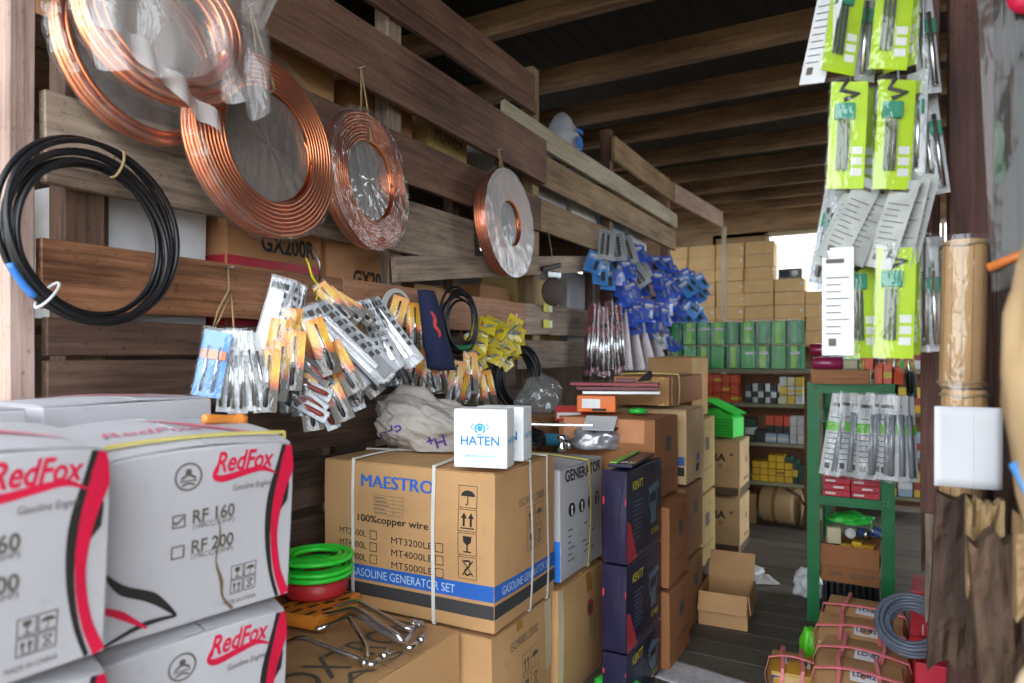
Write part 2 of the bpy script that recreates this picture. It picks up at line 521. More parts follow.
def board_me(L, T, H, seed, wob=.004, n=10):
    """Sawn board, length on X, slightly uneven edges and end cuts."""
    V = []; F = []
    o = Vector((seed*2.3, seed*.9, 0))
    for i in range(n+1):
        x = -L/2 + L*i/n
        a = noise.noise(Vector((x*1.7, 1, 0))+o)*wob; b = noise.noise(Vector((x*1.7, 5, 3))+o)*wob; c = noise.noise(Vector((x*1.1, 9, 3))+o)*wob
        V += [(x, -T/2+c, -H/2+a), (x, T/2+c, -H/2+a), (x, T/2+c, H/2+b), (x, -T/2+c, H/2+b)]
    for i in range(n):
        p, q = 4*i, 4*i+4
        F += [(p, p+1, q+1, q), (p+1, p+2, q+2, q+1), (p+2, p+3, q+3, q+2), (p+3, p, q, q+3)]
    F += [(3, 2, 1, 0), (4*n, 4*n+1, 4*n+2, 4*n+3)]
    me = me_from(V, F); return me

def board(name, a, b, height, thick, mat, parent, seed, upv=Vector((0, 0, 1)), wob=.004):
    """Board from centre-line point a to b."""
    a, b = Vector(a), Vector(b); x = (b - a).normalized(); y = upv.cross(x).normalized(); z = x.cross(y)
    o = link(name, board_me((b-a).length, thick, height, seed, wob), parent, mat=mat)
    m = Matrix((x, y, z)).transposed().to_4x4(); m.translation = (a + b)/2
    o.matrix_local = m
    md = o.modifiers.new('worn_edge', 'BEVEL'); md.width = .003; md.segments = 1; md.limit_method = 'ANGLE'
    return o

def shell(name, parts, mat):
    bm = bmesh.new()
    for c, s in parts: add_box(bm, c, s)
    return structure(link(name, bm_done(bm), mat=mat))

# ground outside the open shop front and round the building
ground = shell('ground', [((0, 3, -.16), (70, 70, .1))], plain('yard_dirt', '8a7f70', .95))
# floor: sub-floor slab and the boards laid across the aisle
floor = shell('floor', [((-.3, 4.9, -.06), (7.2, 11.2, .06))], plain('subfloor_dirt', '2c2723', .95))
for k in range(61):
    y = -.55 + k*.182
    a = rnd.uniform(-.4, .4)
    for x0, x1 in ((-3.85, -1.6+a), (-1.597+a, .95-a), (.953-a, 3.25)):
        board('floorboard', (x0, y, -.015), (x1, y, -.015), .03, .178, W_FLOOR, floor, k*3+x0, wob=.0015)

# ceiling: dark deck on joists
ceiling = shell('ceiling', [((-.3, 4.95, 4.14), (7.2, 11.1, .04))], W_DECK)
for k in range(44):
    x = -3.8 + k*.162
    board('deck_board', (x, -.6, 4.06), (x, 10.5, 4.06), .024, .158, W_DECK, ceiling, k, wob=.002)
for k, y in enumerate((-.4, .4, 1.2, 2.0, 2.85, 3.72, 4.66, 5.45, 6.12, 7.0, 7.8, 8.5, 9.15, 9.8)):
    board('joist', (-3.8, y, 3.545), (3.2, y, 3.54), .165, .08, W_JOIST, ceiling, k+70, wob=.01)

# left wall: an open screen of horizontal planks nailed to posts
wall_left = bpy.data.objects.new('wall_left', None); COL.objects.link(wall_left); structure(wall_left)
def wplank(y0, y1, zl0, zh0, zl1, zh1, mat, seed, X=-2.15, t=.034):
    return board('plank', (X, y0, (zl0+zh0)/2), (X, y1, (zl1+zh1)/2), ((zh0-zl0)+(zh1-zl1))/2, t, mat, wall_left, seed, wob=.006)
wplank(1.07, 3.40, 1.957, 2.223, 1.98, 2.25, W_GREY, 1)
wplank(1.06, 2.30, 1.589, 1.796, 1.595, 1.80, W_RED, 2)
wplank(2.30, 4.02, 1.60, 1.80, 1.60, 1.81, W_RED, 3)
wplank(4.03, 4.42, 1.60, 1.81, 1.61, 1.82, W_GREY, 31)
wplank(4.43, 6.6, 1.61, 1.82, 1.62, 1.84, W_GREY, 4)
wplank(1.075, 3.9, 1.459, 1.56, 1.45, 1.57, W_DARK, 5)
wplank(3.92, 6.6, 1.37, 1.565, 1.385, 1.58, W_GREY, 6)
wplank(1.075, 3.9, 1.27, 1.442, 1.265, 1.43, W_DARK, 7)
wplank(1.075, 4.6, 1.06, 1.235, 1.06, 1.24, W_DARK, 8)
wplank(1.075, 4.6, .82, 1.02, .82, 1.02, W_DARK, 9)
wplank(1.075, 4.6, .55, .78, .55, .78, W_DARK, 10)
wplank(1.7, 4.25, 2.33, 2.57, 2.325, 2.56, W_BROWN, 11)
wplank(4.26, 6.2, 2.33, 2.56, 2.34, 2.56, W_TAN, 12)
wplank(-.6, 4.28, 2.73, 3.03, 2.655, 2.955, W_BROWN, 13, X=-2.11)
wplank(4.20, 7.67, 2.65, 2.88, 2.66, 2.88, W_TAN, 14)
wplank(3.72, 7.68, 2.905, 3.065, 2.915, 3.06, W_PALE, 15, X=-2.13)
wplank(-.6, 4.20, 3.13, 3.22, 3.125, 3.21, W_BROWN, 16)
wplank(-.6, 4.18, 3.225, 3.39, 3.215, 3.385, W_BROWN, 17)
wplank(5.72, 7.60, 3.20, 3.41, 3.20, 3.41, W_TAN, 18)
board('plank', (-2.14, 7.62, 3.305), (-1.99, 9.45, 3.305), .21, .034, W_POST, wall_left, 19)
wplank(2.62, 5.6, 1.82, 1.93, 2.19, 2.33, W_GREY, 20, X=-2.112)     # slanting brace
wplank(-.6, .88, 1.957, 2.22, 1.957, 2.22, W_GREY, 21)
def wpost(y, z0, z1, mat, seed, X=-2.225, w=.10, t=.09):
    return board('post', (X, y, z0), (X, y, z1), t, w, mat, wall_left, seed, upv=Vector((1, 0, 0)), wob=.004)
wpost(1.012, 0, 3.48, W_POST, 41, X=-2.168, w=.066, t=.066)
wpost(1.21, 0, 3.48, W_DARK, 42, w=.12)
wpost(2.72, 0, 3.48, W_GREY, 43)
wpost(4.28, 0, 3.48, W_TAN, 44)
wpost(5.76, 0, 3.48, W_BROWN, 45, w=.09)
wpost(7.58, 0, 3.48, W_BROWN, 46)
board('post', (-1.955, 9.40, 0), (-1.955, 9.40, 3.2), .05, .05, W_PALE, wall_left, 47, upv=Vector((1, 0, 0)))

# outer walls
W_OUT = wood('timber_outer_wall', '241a14', '4a382c', '68513f')
wall_outer = shell('wall_outer_left', [((-3.86, 2.8, 2.05), (.08, 6.8, 4.2)), ((-3.86, 10.15, 2.05), (.08, .7, 4.2)), ((-3.86, 8.0, 1.27), (.08, 3.6, 2.64)), ((-3.86, 8.0, 3.75), (.08, 3.6, .8))], W_OUT)
wb = shell('wall_back', [((-3.1, 10.55, 2.05), (1.6, .1, 4.2)), ((.0, 10.55, 1.1), (4.6, .1, 2.3)), ((.0, 10.55, 3.69), (4.6, .1, .93)),
                         ((2.5, 10.55, 2.05), (1.6, .1, 4.2)), ((-1.95, 10.55, 2.73), (.8, .1, 1.1))], W_TAN)
win = bpy.data.objects.new('window_1', None); COL.objects.link(win); structure(win)
for c, s in (((-1.56, 10.5, 2.74), (.05, .1, 1.0)), ((1.68, 10.5, 2.74), (.05, .1, 1.0)), ((.06, 10.5, 2.25), (3.3, .1, .05)), ((.06, 10.5, 3.22), (3.3, .1, .05)), ((-.40, 10.52, 2.74), (.04, .05, .95)), ((.6, 10.52, 2.74), (.04, .05, .95))):
    link('window_frame', box_me(s, .004), win, loc=c, mat=W_PALE)
for x in (-.98, .10, 1.14): link('pane', box_me((1.06, .006, .92)), win, loc=(x, 10.54, 2.74), mat=film('window_glass', haze=.03, gloss=.1, wrinkle=0))
wall_side = shell('wall_outer_right', [((3.26, 2.25, 2.05), (.08, 5.7, 4.2)), ((3.26, 10.2, 2.05), (.08, .6, 4.2)), ((3.26, 7.5, 3.77), (.08, 4.8, .76)), ((3.26, 7.5, .2), (.08, 4.8, .5))], W_OUT)
lintel = shell('lintel', [((-.3, -.56, 3.88), (7.2, .1, .56))], W_BROWN)

# right wall: rough boards behind the camera's right shoulder
wall_right = bpy.data.objects.new('wall_right', None); COL.objects.link(wall_right); structure(wall_right)
for k in range(24):
    y = .35 + k*.178
    if y < 1.2 or y > 4.5: continue
    board('plank', (.40, y, 0), (.40, y, 3.48), .17, .03, W_DARK if k % 3 else W_RIGHT, wall_right, 100+k, upv=Vector((0, 1, 0)), wob=.008)
board('post', (.187, 2.22, 0), (.187, 2.22, 3.48), .095, .10, W_RIGHT, wall_right, 140, upv=Vector((0, 1, 0)))
board('post', (.105, 2.42, .98), (.105, 2.42, 3.48), .05, .05, W_RIGHT, wall_right, 141, upv=Vector((0, 1, 0)))

# storage rack behind the plank screen
rack = thing('storage_rack', 'dark timber storage deck behind the plank wall', 'rack', (-2.78, 0, 0))
for z in (1.56, 2.50):
    for k in range(5):
        board('shelf_board', (-.42+k*.2, 1.1, z), (-.42+k*.2, 8.0, z), .025, .19, W_DARK, rack, z*10+k)
for y in (1.3, 3.4, 5.5, 7.8):
    for x in (-.5, .48):
        board('post', (x, y, 0), (x, y, 2.487), .07, .07, W_DARK, rack, y+x, upv=Vector((1, 0, 0)))

# ------------------------------------------------------------------ print colours
INK = plain('ink_black', '24221f', .6); INK_SOFT = plain('ink_grey', '5b534a', .7)
BLUE = plain('print_blue', '2a63b8', .5); NAVY = plain('print_dark_grey', '3b3a3c', .6)
RED = plain('print_red', 'cf1740', .5); WHITE_INK = plain('print_white', 'e8e8e6', .5)
PALE_BLUE = plain('print_pale_blue', 'b9cfe6', .5); TEAL = plain('print_teal', '2fa0c4', .5)
C_BROWN = card('cardboard_tan', 'bd9263'); C_DARK = card('cardboard_brown', '9a6d45'); C_WHITE = card('cardboard_white', 'b9b7bb', .6, .05)
C_YEL = card('cardboard_yellowish', 'b99c62'); C_RED = card('cardboard_reddish', 'a0683f'); C_PALE = card('cardboard_pale', 'c7a67a')
STRAP_W = plain('strap_white', 'd9d6cf', .4); STRAP_Y = plain('strap_yellow', 'cfc06a', .45); TAPE = plain('packing_tape_brown', 'a9793a', .25, var=.05)
CLEARTAPE = plain('packing_tape_pale', 'd3c3a3', .2, var=.05)
CHROME = metal('chrome', 'e6e7e9', .24); STEEL = metal('steel', 'a7a9ab', .35)
COPPER = metal('copper', 'fa9c6c', .34, .1)
RUBBER = plain('black_rubber', '17181b', .38, var=.2); TWINE = plain('twine', 'a08a62', .9, var=.2)
CLEAR = film('clear_sleeve', haze=.03, gloss=.16)
MILKY = film('milky_wrap', 'e6e2de', haze=.34, gloss=.3, rough=.16, wrinkle=.9, scale=9)
BAGFILM = film('bag_film', 'efe9e6', haze=.16, gloss=.12, rough=.16, wrinkle=1.0, scale=10)

# ------------------------------------------------------------------ engine boxes in the left foreground
def engine_box(label, base_front, rotz, tilt, h, seed, shift=0.0, depth=.385, width=.425, crack=True, model=True):
    n = Vector((math.cos(rotz)*math.cos(tilt), math.sin(rotz)*math.cos(tilt), -math.sin(tilt)))
    loc = Vector(base_front) - n*depth/2
    b = Carton('engine_box', label, (depth, width, h), loc, rotz, C_WHITE, group='white engine boxes', bulge=.003, seed=seed, tilt=(0, tilt), crush=.015)
    W = width; X = lambda f: (f-.5)*W; Y = lambda f: h*(1-f)
    # logo lettering with its underline
    p = Print().text('RedFox', X(.70+shift), Y(.135), .062, shear=.32, bold=.022, width=.145)
    p.curve([(X(.55+shift), Y(.135)), (X(.525+shift), Y(.20)), (X(.57+shift), Y(.225)), (X(.70+shift), Y(.205)), (X(.80+shift), Y(.195)), (X(.885+shift), Y(.235))], [.004, .010, .016, .014, .012, .002], 6)
    b.put(p, 'right', RED)
    g = Print().disc(X(.39+shift), Y(.19), .030, 24, .026).disc(X(.39+shift), Y(.165), .007).curve([(X(.39+shift)-.016, Y(.20)), (X(.39+shift), Y(.18)), (X(.39+shift)+.016, Y(.20))], .005).rect(X(.39+shift)-.018, Y(.215), X(.39+shift)+.018, Y(.208)).curve([(X(.39+shift)-.014, Y(.235)), (X(.39+shift), Y(.225)), (X(.39+shift)+.014, Y(.235))], .004)
    g.text('Gasoline Engine', X(.74+shift), Y(.29), .020, shear=.2, width=.095)
    if model:
        for i, (t, f) in enumerate((('RF 160', .42), ('RF 200', .585))):
            g.frame(X(.315+shift), Y(f+.035), X(.315+shift)+.028, Y(f-.035), .003)
            g.text(t, X(.53+shift), Y(f-.012), .040, bold=.02, width=.096)
            g.text('(196CC/6.5HP)' if i else '(168CC/5.5HP)', X(.53+shift), Y(f+.045), .017, width=.095)
        g.line([(X(.325+shift), Y(.42)), (X(.335+shift), Y(.435)), (X(.37+shift), Y(.40))], .004)
        for k, fn in enumerate(('mark_glass', 'mark_umbrella', 'mark_arrows', 'mark_hook')):
            cx = X(.64+shift) + (k % 2)*.032; cy = Y(.90) + (1 - k//2)*.034
            g.frame(cx, cy, cx+.030, cy+.032, .002); getattr(g, fn)(cx+.002, cy+.002, .027)
        g.text('MADE IN CHINA', X(.70+shift), Y(.945), .014, width=.08)
    b.put(g, 'right', INK_SOFT)
    # sweeping red and black stripes at the far edge
    k = Print().curve([(X(.985), Y(.0)), (X(.93), Y(.16)), (X(.86), Y(.38)), (X(.845), Y(.60)), (X(.875), Y(.82)), (X(.925), Y(.99))], [.035, .030, .022, .014, .010, .008], 8)
    k.curve([(X(.90), Y(.48)), (X(.93), Y(.40)), (X(.965), Y(.30))], [.002, .03, .004], 6)
    k.curve([(X(.02), Y(.62)), (X(.10), Y(.72)), (X(.24), Y(.80)), (X(.36), Y(.93))], [.004, .02, .022, .004], 6)
    k.curve([(X(.36), Y(.93)), (X(.2), Y(.93)), (X(.03), Y(.985))], [.006, .012, .006], 6)
    b.put(k, 'right', INK, 'stripe')
    r = Print().curve([(X(.995), Y(.005)), (X(.968), Y(.16)), (X(.905), Y(.38)), (X(.885), Y(.60)), (X(.915), Y(.82)), (X(.975), Y(.99))], [.016, .040, .026, .018, .018, .022], 8)
    r.curve([(X(.02), Y(.80)), (X(.10), Y(.85)), (X(.22), Y(.955))], [.012, .016, .003], 6)
    b.put(r, 'right', RED, 'stripe', e=.002)
    t = Print().curve([(-.12, -.02), (-.02, .05), (.06, .10), (.13, .16)], [.004, .03, .02, .004], 6).text('RedFox', .03, -.05, .07, shear=.3, rot=PI/2)
    b.put(t, 'top', plain('print_faded_red', 'cf6a80', .6), 'stripe')
    if crack:
        q = Print().curve([(X(.555), Y(.42)), (X(.565), Y(.55)), (X(.55), Y(.68)), (X(.585), Y(.80)), (X(.60), Y(.90)), (X(.66), Y(.985))], [.001, .004, .003, .009, .005, .008], 6)
        b.put(q, 'right', card('torn_cardboard', '6e5a42'), 'tear', e=.0025)
    return b
T5 = R(5)
eb1 = engine_box('white and red engine box with orange handle lying on its lid', (-1.318, .980, .875), R(-9.6), T5, .40, 3)
eb2 = engine_box('white and red engine box at the left frame edge, upper of its stack', (-1.262, .515, .915), R(-3), R(4), .40, 5, shift=.02, crack=False)
eb3 = engine_box('white and red engine box directly under the one with the orange handle', (-1.345, .985, .462), R(-9.6), T5, .405, 7, model=False)
eb4 = engine_box('white and red engine box at the bottom left corner, lower of its stack', (-1.29, .53, .500), R(-3), R(4), .405, 9, crack=False)
for k, (x, y, z, lab) in enumerate(((-1.915, 1.11, .90, 'white engine box behind the torn one, against the plank wall'), (-1.905, .62, .90, 'white engine box against the plank wall, nearest the pinkish post'))):
    b = Carton('engine_box', lab, (.33, .44, .45), (x, y, z), R(-4), C_WHITE, group='white engine boxes', bulge=.004, seed=20+k)
    b.put(Print().curve([(-.10, -.16), (0, -.05), (.08, .05), (.12, .18)], [.004, .03, .03, .004], 6), 'top', plain('print_faded_red', 'cf6a80'), 'stripe')
    Carton('engine_box', 'white engine box under the row against the plank wall', (.32, .45, .445), (x-.012, y-.06, .45), R(-4), C_WHITE, group='white engine boxes low', bulge=.004, seed=30+k)
    Carton('engine_box', 'white engine box at floor level by the plank wall', (.32, .45, .445), (x-.012, y-.06, 0), R(-4), C_WHITE, group='white engine boxes at the floor', bulge=.004, seed=40+k)
for k, (x, y) in enumerate(((-1.53, 1.02), (-1.50, .54))):
    Carton('engine_box', 'white engine box at floor level carrying the front stack', (.37, .42, .44), (x, y, 0), R(-6), C_WHITE, group='white engine boxes under the front stacks', bulge=.004, seed=50+k)
# yellow strap along the lid edge
eb1.strap('y', .14, .012, STRAP_Y)
# orange tool handle
hp = at(203, 419, D=1.68); hq = at(248, 420, D=1.80)
h = lathe_me([(.0, 0), (.010, .001), (.012, .006), (.0115, .06), (.013, .10), (.0165, .104), (.0165, .122), (.012, .126), (0, .126)], 16)
ho = link('orange_grip', h, mat=plain('orange_plastic', 'e08a3c', .4))
ho.location = hp; ho.rotation_euler = (hq - hp).to_track_quat('Z', 'Y').to_euler()
tag(ho, 'orange plastic tool handle lying on a white engine box', 'handle')

# ------------------------------------------------------------------ the big generator carton
mb = Carton('generator_carton', 'large tan gasoline generator carton with a blue band and white straps', (.765, .50, .57), (-1.573, 2.252, .50), R(1.5), C_BROWN, bulge=.005, seed=11)
W, Hh = .765, .55
fx = lambda f: (f-.5)*W
fy = lambda f: Hh*(1-f)
for f, x0, x1 in (('front', -W/2+.001, W/2-.001), ('right', -.249, .249)):
    mb.panel(f, x0, .108, x1, .163, BLUE, 'blue_band')
    mb.panel(f, x0, .048, x1, .096, NAVY, 'grey_band')
mb.put(Print().text('GASOLINE GENERATOR SET', fx(.49), .135, .044, width=.47), 'front', PALE_BLUE, e=.0025)
mb.put(Print().text('GASOLINE GENERATOR SET', .0, .135, .044, width=.40), 'right', PALE_BLUE, e=.0025)
mb.put(Print().text('MAESTRO', fx(.460), fy(.125), .066, width=.325).text('MAESTRO', fx(.463), fy(.125), .066, width=.325).text('MAESTRO', fx(.466), fy(.125), .066, width=.325), 'front', BLUE)
p = Print().text('100%copper wire', fx(.44), fy(.385), .036, bold=.018, width=.325)
for i, (a, c) in enumerate((('MT2500L', 'MT3200LE'), ('MT4000L', 'MT4000LE'), ('MT5000L', 'MT5000LE'))):
    y = fy(.485 + i*.083)
    p.text(a, fx(.195), y, .036, width=.135); p.frame(fx(.305), y-.018, fx(.305)+.034, y+.016, .0025)
    p.text(c, fx(.555), y-.01, .036, width=.18); p.frame(fx(.69), y-.028, fx(.69)+.034, y+.006, .0025)
for i, fn in enumerate(('mark_umbrella', 'mark_arrows', 'mark_glass', 'mark_hook')):
    y = fy(.22) - i*.083
    p.frame(fx(.815), y-.004, fx(.815)+.075, y+.074, .002); getattr(p, fn)(fx(.815)+.003, y, .07)
mb.put(p, 'front', INK)
p = Print()
for i in range(6): p.rect(fx(.33), fy(.215+.025*i), fx(.51), fy(.215+.025*i)+.0012)
for f in (.33, .45, .51): p.rect(fx(f), fy(.34), fx(f)+.0012, fy(.213))
for i in range(5): p.rect(fx(.335), fy(.232+.025*i), fx(.335)+.05+.01*(i % 3), fy(.232+.025*i)+.003)
mb.put(p, 'front', INK_SOFT, 'printed_table')
p = Print().text('ISO9001:2008', .03, fy(.24), .042, width=.21)
for k, fn in enumerate(('mark_arrows', 'mark_umbrella', 'mark_glass', 'mark_hook')):
    x = -.02 + (k % 2)*.075; y = fy(.55) + (1-k//2)*.085 - .02
    p.frame(x, y, x+.07, y+.078, .002); getattr(p, fn)(x+.002, y+.004, .065)
mb.put(p, 'right', INK_SOFT)
mb.strap('y', fx(.20), .014, STRAP_W); mb.strap('y', fx(.68), .014, STRAP_W)
mb.strap('x', .02, .012, STRAP_W, sag=.006); mb.strap('x', .17, .012, STRAP_W, sag=.008)
mb.panel('top', -.38, -.03, .38, .03, TAPE, 'tape', e=.002)

lb = Carton('carton', 'plain tan carton under the large generator carton', (.76, .485, .498), (-1.585, 2.256, 0), R(1), C_BROWN, bulge=.006, seed=12)
p = Print().text('ISO9001:2000', .0, .40, .045, width=.23)
for k, fn in enumerate(('mark_arrows', 'mark_umbrella', 'mark_glass', 'mark_hook')):
    x = -.03 + (k % 2)*.075; y = .24 + (1-k//2)*.085 - .06
    p.frame(x, y, x+.07, y+.078, .002); getattr(p, fn)(x+.002, y+.004, .065)
lb.put(p, 'right', INK_SOFT)
lb.panel('right', -.06, .44, -.01, .511, TAPE, 'tape'); lb.panel('right', .18, .2, .245, .505, CLEARTAPE, 'tape')

# white generator box and the carton it stands on
gb = Carton('generator_box', 'white generator box with blue lower edge and yellow strap', (.50, .47, .485), (-1.44, 2.79, .518), 0, C_WHITE, bulge=.006, seed=14)
gb.panel('front', -.249, .0, .249, .17, plain('print_bright_blue', '2f7fe0', .5), 'blue_band')
p = Print().text('GENERATOR', .01, .43, .065, bold=.03, width=.40)
for k in range(4):
    x = -.135 + k*.095
    p.disc(x, .285, .030, 20)
for k in range(6):
    p.rect(-.17, .20-.026*k, .02+.05*((k*7) % 3), .205-.026*k)
gb.put(p, 'right', INK)
p = Print()
for k in range(4):
    x = -.135 + k*.095
    p.disc(x, .295, .009, 10); p.rect(x-.006, .262, x+.006, .285)
gb.put(p, 'right', WHITE_INK, e=.0025)
gb.strap('x', .06, .022, STRAP_Y)
gl = Carton('carton', 'tan carton with a red round logo under the white generator box', (.52, .49, .512), (-1.45, 2.785, 0), 0, C_BROWN, bulge=.007, seed=15)
p = Print().disc(.06, .33, .036, 22, .022); gl.put(p, 'right', plain('logo_red', 'a8202a', .5), 'logo')
gl.put(Print().disc(.06, .33, .021, 18).text('MT5000LE', .06, .26, .03, width=.10, rot=R(-90)).text('NW: 72 KG', .10, .22, .03, width=.12, rot=R(-90)), 'right', INK_SOFT)
gl.panel('right', .03, .40, .09, .511, TAPE, 'tape'); gl.panel('right', -.24, .03, -.20, .5, CLEARTAPE, 'tape')

# long carton in front with lug wrenches on it
xb = Carton('carton', 'tan carton with large black top lettering carrying chrome lug wrenches', (.64, .68, .515), (-1.635, 1.65, 0), R(-1), C_BROWN, bulge=.004, seed=16)
p = Print().text('OXTRON', .14, .02, .19, bold=.004, width=.56, rot=PI/2).text('A S', .25, -.03, .08, rot=PI/2, width=.26)
xb.put(p, 'top', INK_SOFT)
def zoomrod(pts): return [at(270 + x/5.389, 580 + y/5.389, Z=z) for x, y, z in pts]
wr = [[(135, 140, .56), (245, 182, .545), (460, 108, .60), (735, 262, .555), (768, 262, .552), (775, 240, .555)],
      [(175, 232, .55), (250, 198, .56), (460, 148, .62), (690, 300, .57), (720, 345, .545), (800, 245, .55)],
      [(245, 272, .545), (300, 250, .55), (460, 188, .60), (715, 350, .548), (755, 370, .545), (812, 322, .55)],
      [(30, 360, .545), (170, 308, .60), (500, 432, .548), (545, 462, .545), (612, 408, .55)],
      [(425, 205, .60), (480, 290, .565), (528, 385, .545), (510, 440, .545)]]
for i, w in enumerate(wr):
    root = thing('lug_wrench', ['chrome lug wrench with the highest bend, at the back of the heap', 'chrome lug wrench in the middle of the heap, handle crossing others',
        'chrome lug wrench at the right of the heap with hook over the carton edge', 'long chrome lug wrench lying apart at the front of the heap', 'short chrome lug wrench lying across the others toward the viewer'][i], 'wrench', (0, 0, 0), group='lug wrenches on the front carton')
    pts = zoomrod(w)
    link('shaft', tube_me(rounded(pts, .03), .0085, 10), root, mat=CHROME)
    d = (pts[-1]-pts[-2]).normalized()
    link('socket', tube_me([pts[-1]-d*.01, pts[-1]+d*.018], .0125, 10), root, mat=CHROME)

# orange pack, red spool and the green hose coil behind the engine boxes
og = Carton('tape_pack', 'orange and black hazard striped pack beside the green hose', (.20, .26, .055), (-1.80, 1.80, .53), R(8), plain('hazard_orange', 'd9842a', .5), cat='pack', bulge=.003, seed=61, flaps=False)
p = Print()
for k in range(7):
    for j in range(5):
        if (k+j) % 2: p.poly([(-.1+k*.029, -.13+j*.052), (-.085+k*.029, -.13+j*.052), (-.07+k*.029, -.09+j*.052), (-.085+k*.029, -.09+j*.052)])
og.put(p, 'lid', INK, 'stripe')
rs = link('spool', lathe_me([(.0, 0), (.11, 0), (.115, .01), (.115, .05), (.10, .06), (0, .06)], 28), loc=(-1.84, 1.84, .592), mat=plain('spool_red', 'b3262c', .45))
tag(rs, 'red round spool under the bright green hose', 'spool')
GREEN_HOSE = plain('hose_green', '2fd13a', .35)
def ring_pts(r, z, n=40, ex=1.0, ph=0): return [Vector((r*math.cos(2*PI*k/n+ph), r*ex*math.sin(2*PI*k/n+ph), z)) for k in range(n)]
gh = thing('hose_coil', 'bright green hose coil behind the white engine boxes', 'hose', (-1.84, 1.84, .654))
for k in range(9):
    lay, rr = k // 3, k % 3
    link('loop', tube_me(ring_pts(.125 - rr*.019 + .003*math.sin(k*2.2), .010 + lay*.0195 + (.02 if lay == 2 else 0)), .0095, 8, closed=True), gh, mat=GREEN_HOSE)
gb2 = Carton('carton', 'dark tan carton in the shadow behind the green hose', (.10, .36, .70), (-2.06, 1.8, 0), 0, C_DARK, seed=63)

# small white bulb boxes on the big carton
def bulb_box(label, loc, rz, seed, w=.168, d=.10, h=.185):
    b = Carton('bulb_box', label, (w, d, h), loc, rz, plain('gloss_white_card', 'eef1f4', .35, var=.03), group='white bulb boxes', bulge=.001, seed=seed, flaps=False)
    p = Print().text('HATEN', 0, .093, .043, bold=.022, width=.138); b.put(p, 'front', plain('print_mid_blue', '2c7fc0', .5))
    q = Print().disc(0, .133, .020, 16, .013, R(-50), R(230)).disc(0, .135, .010).rect(-.008, .112, .008, .116).curve([(-.026, .13), (-.03, .142), (-.022, .152)], .004).curve([(.026, .13), (.03, .142), (.022, .152)], .004)
    q.text('LAMP PENCAHAYAAN', 0, .040, .016, width=.12).rect(-.06, .022, .03, .0235)
    b.put(q, 'front', TEAL, 'logo')
    b.put(Print().text('HATEN', 0, .093, .03, bold=.012, width=.08), 'right', TEAL)
    return b
bulb_box('white bulb box with blue lettering, the front one of two', (-1.238, 2.035, 1.071), R(14), 71, .19, .10, .205)
bulb_box('white bulb box half hidden behind the front bulb box', (-1.262, 2.215, 1.071), R(10), 72, .185, .10, .20)

# crumpled sack with purple print
SACKM = plain('sack_cloth', 'a59d95', .9, var=.14, scale=5, bump=.5)
sk = thing('sack', 'crumpled grey white cloth sack with purple print on the generator carton', 'sack', (-1.66, 2.33, 1.072))
def sack_me():
    bm = bmesh.new(); bmesh.ops.create_icosphere(bm, subdivisions=6, radius=1)
    o = Vector((4.2, 8.8, 1.1))
    for v in bm.verts:
        d = v.co.normalized()
        k = 1 + .20*noise.noise(d*1.8+o) + .10*noise.noise(d*4+o) - .09*abs(noise.noise(Vector((d.x*5+d.z*3, d.y*3, d.z*3))+o*2)) - .035*abs(noise.noise(d*9+o*3))
        p = d*k
        z = p.z*.13 + .075 + max(0, -p.x)*.06 - max(0, p.x)*.025
        v.co = Vector((p.x*.25, p.y*.15, max(z, 0)))
    return bm_done(bm, smooth=True)
sm_ = sack_me(); sb = link('cloth', sm_, sk, rot=(0, 0, R(28)), mat=SACKM)
tree = BVHTree.FromPolygons([v.co for v in sm_.vertices], [tuple(p.vertices) for p in sm_.polygons])
def project_front(p2, name, mat, parent, yaw):
    V = []
    for q in p2.V:
        h_ = tree.ray_cast(Vector((q.x, -1, q.y)), Vector((0, 1, 0)))
        V.append((h_[0] + Vector((0, -.003, .001))) if h_[0] else None)
    F = [f for f in p2.F if all(V[i] is not None for i in f)]
    V = [v or Vector((0, 0, 0)) for v in V]
    o = link(name, me_from(V, F), parent, rot=(0, 0, yaw), mat=mat); o['kind'] = 'stuff'; return o
pp = Print()
for (x, y, t) in ((-.17, .10, 'U'), (-.125, .085, 'P'), (.0, .045, '+'), (.04, .04, 'H'), (-.20, .05, 'C')): pp.text(t, x, y, .065, bold=.01, rot=.3)
project_front(pp, 'lettering', plain('print_purple', '4a2f86', .7), sk, R(28))
# the twisted open neck
link('neck', tube_me([(-.20, .03, .19), (-.13, .0, .235), (-.04, -.02, .225), (.03, .0, .17)], [.02, .032, .028, .01], 12), sk, rot=(0, 0, R(28)), mat=SACKM)

# ------------------------------------------------------------------ copper coils on the plank wall
GREYWRAP = film('grey_wrap', '9a918b', haze=.62, gloss=.2, rough=.2, wrinkle=.8, scale=9)
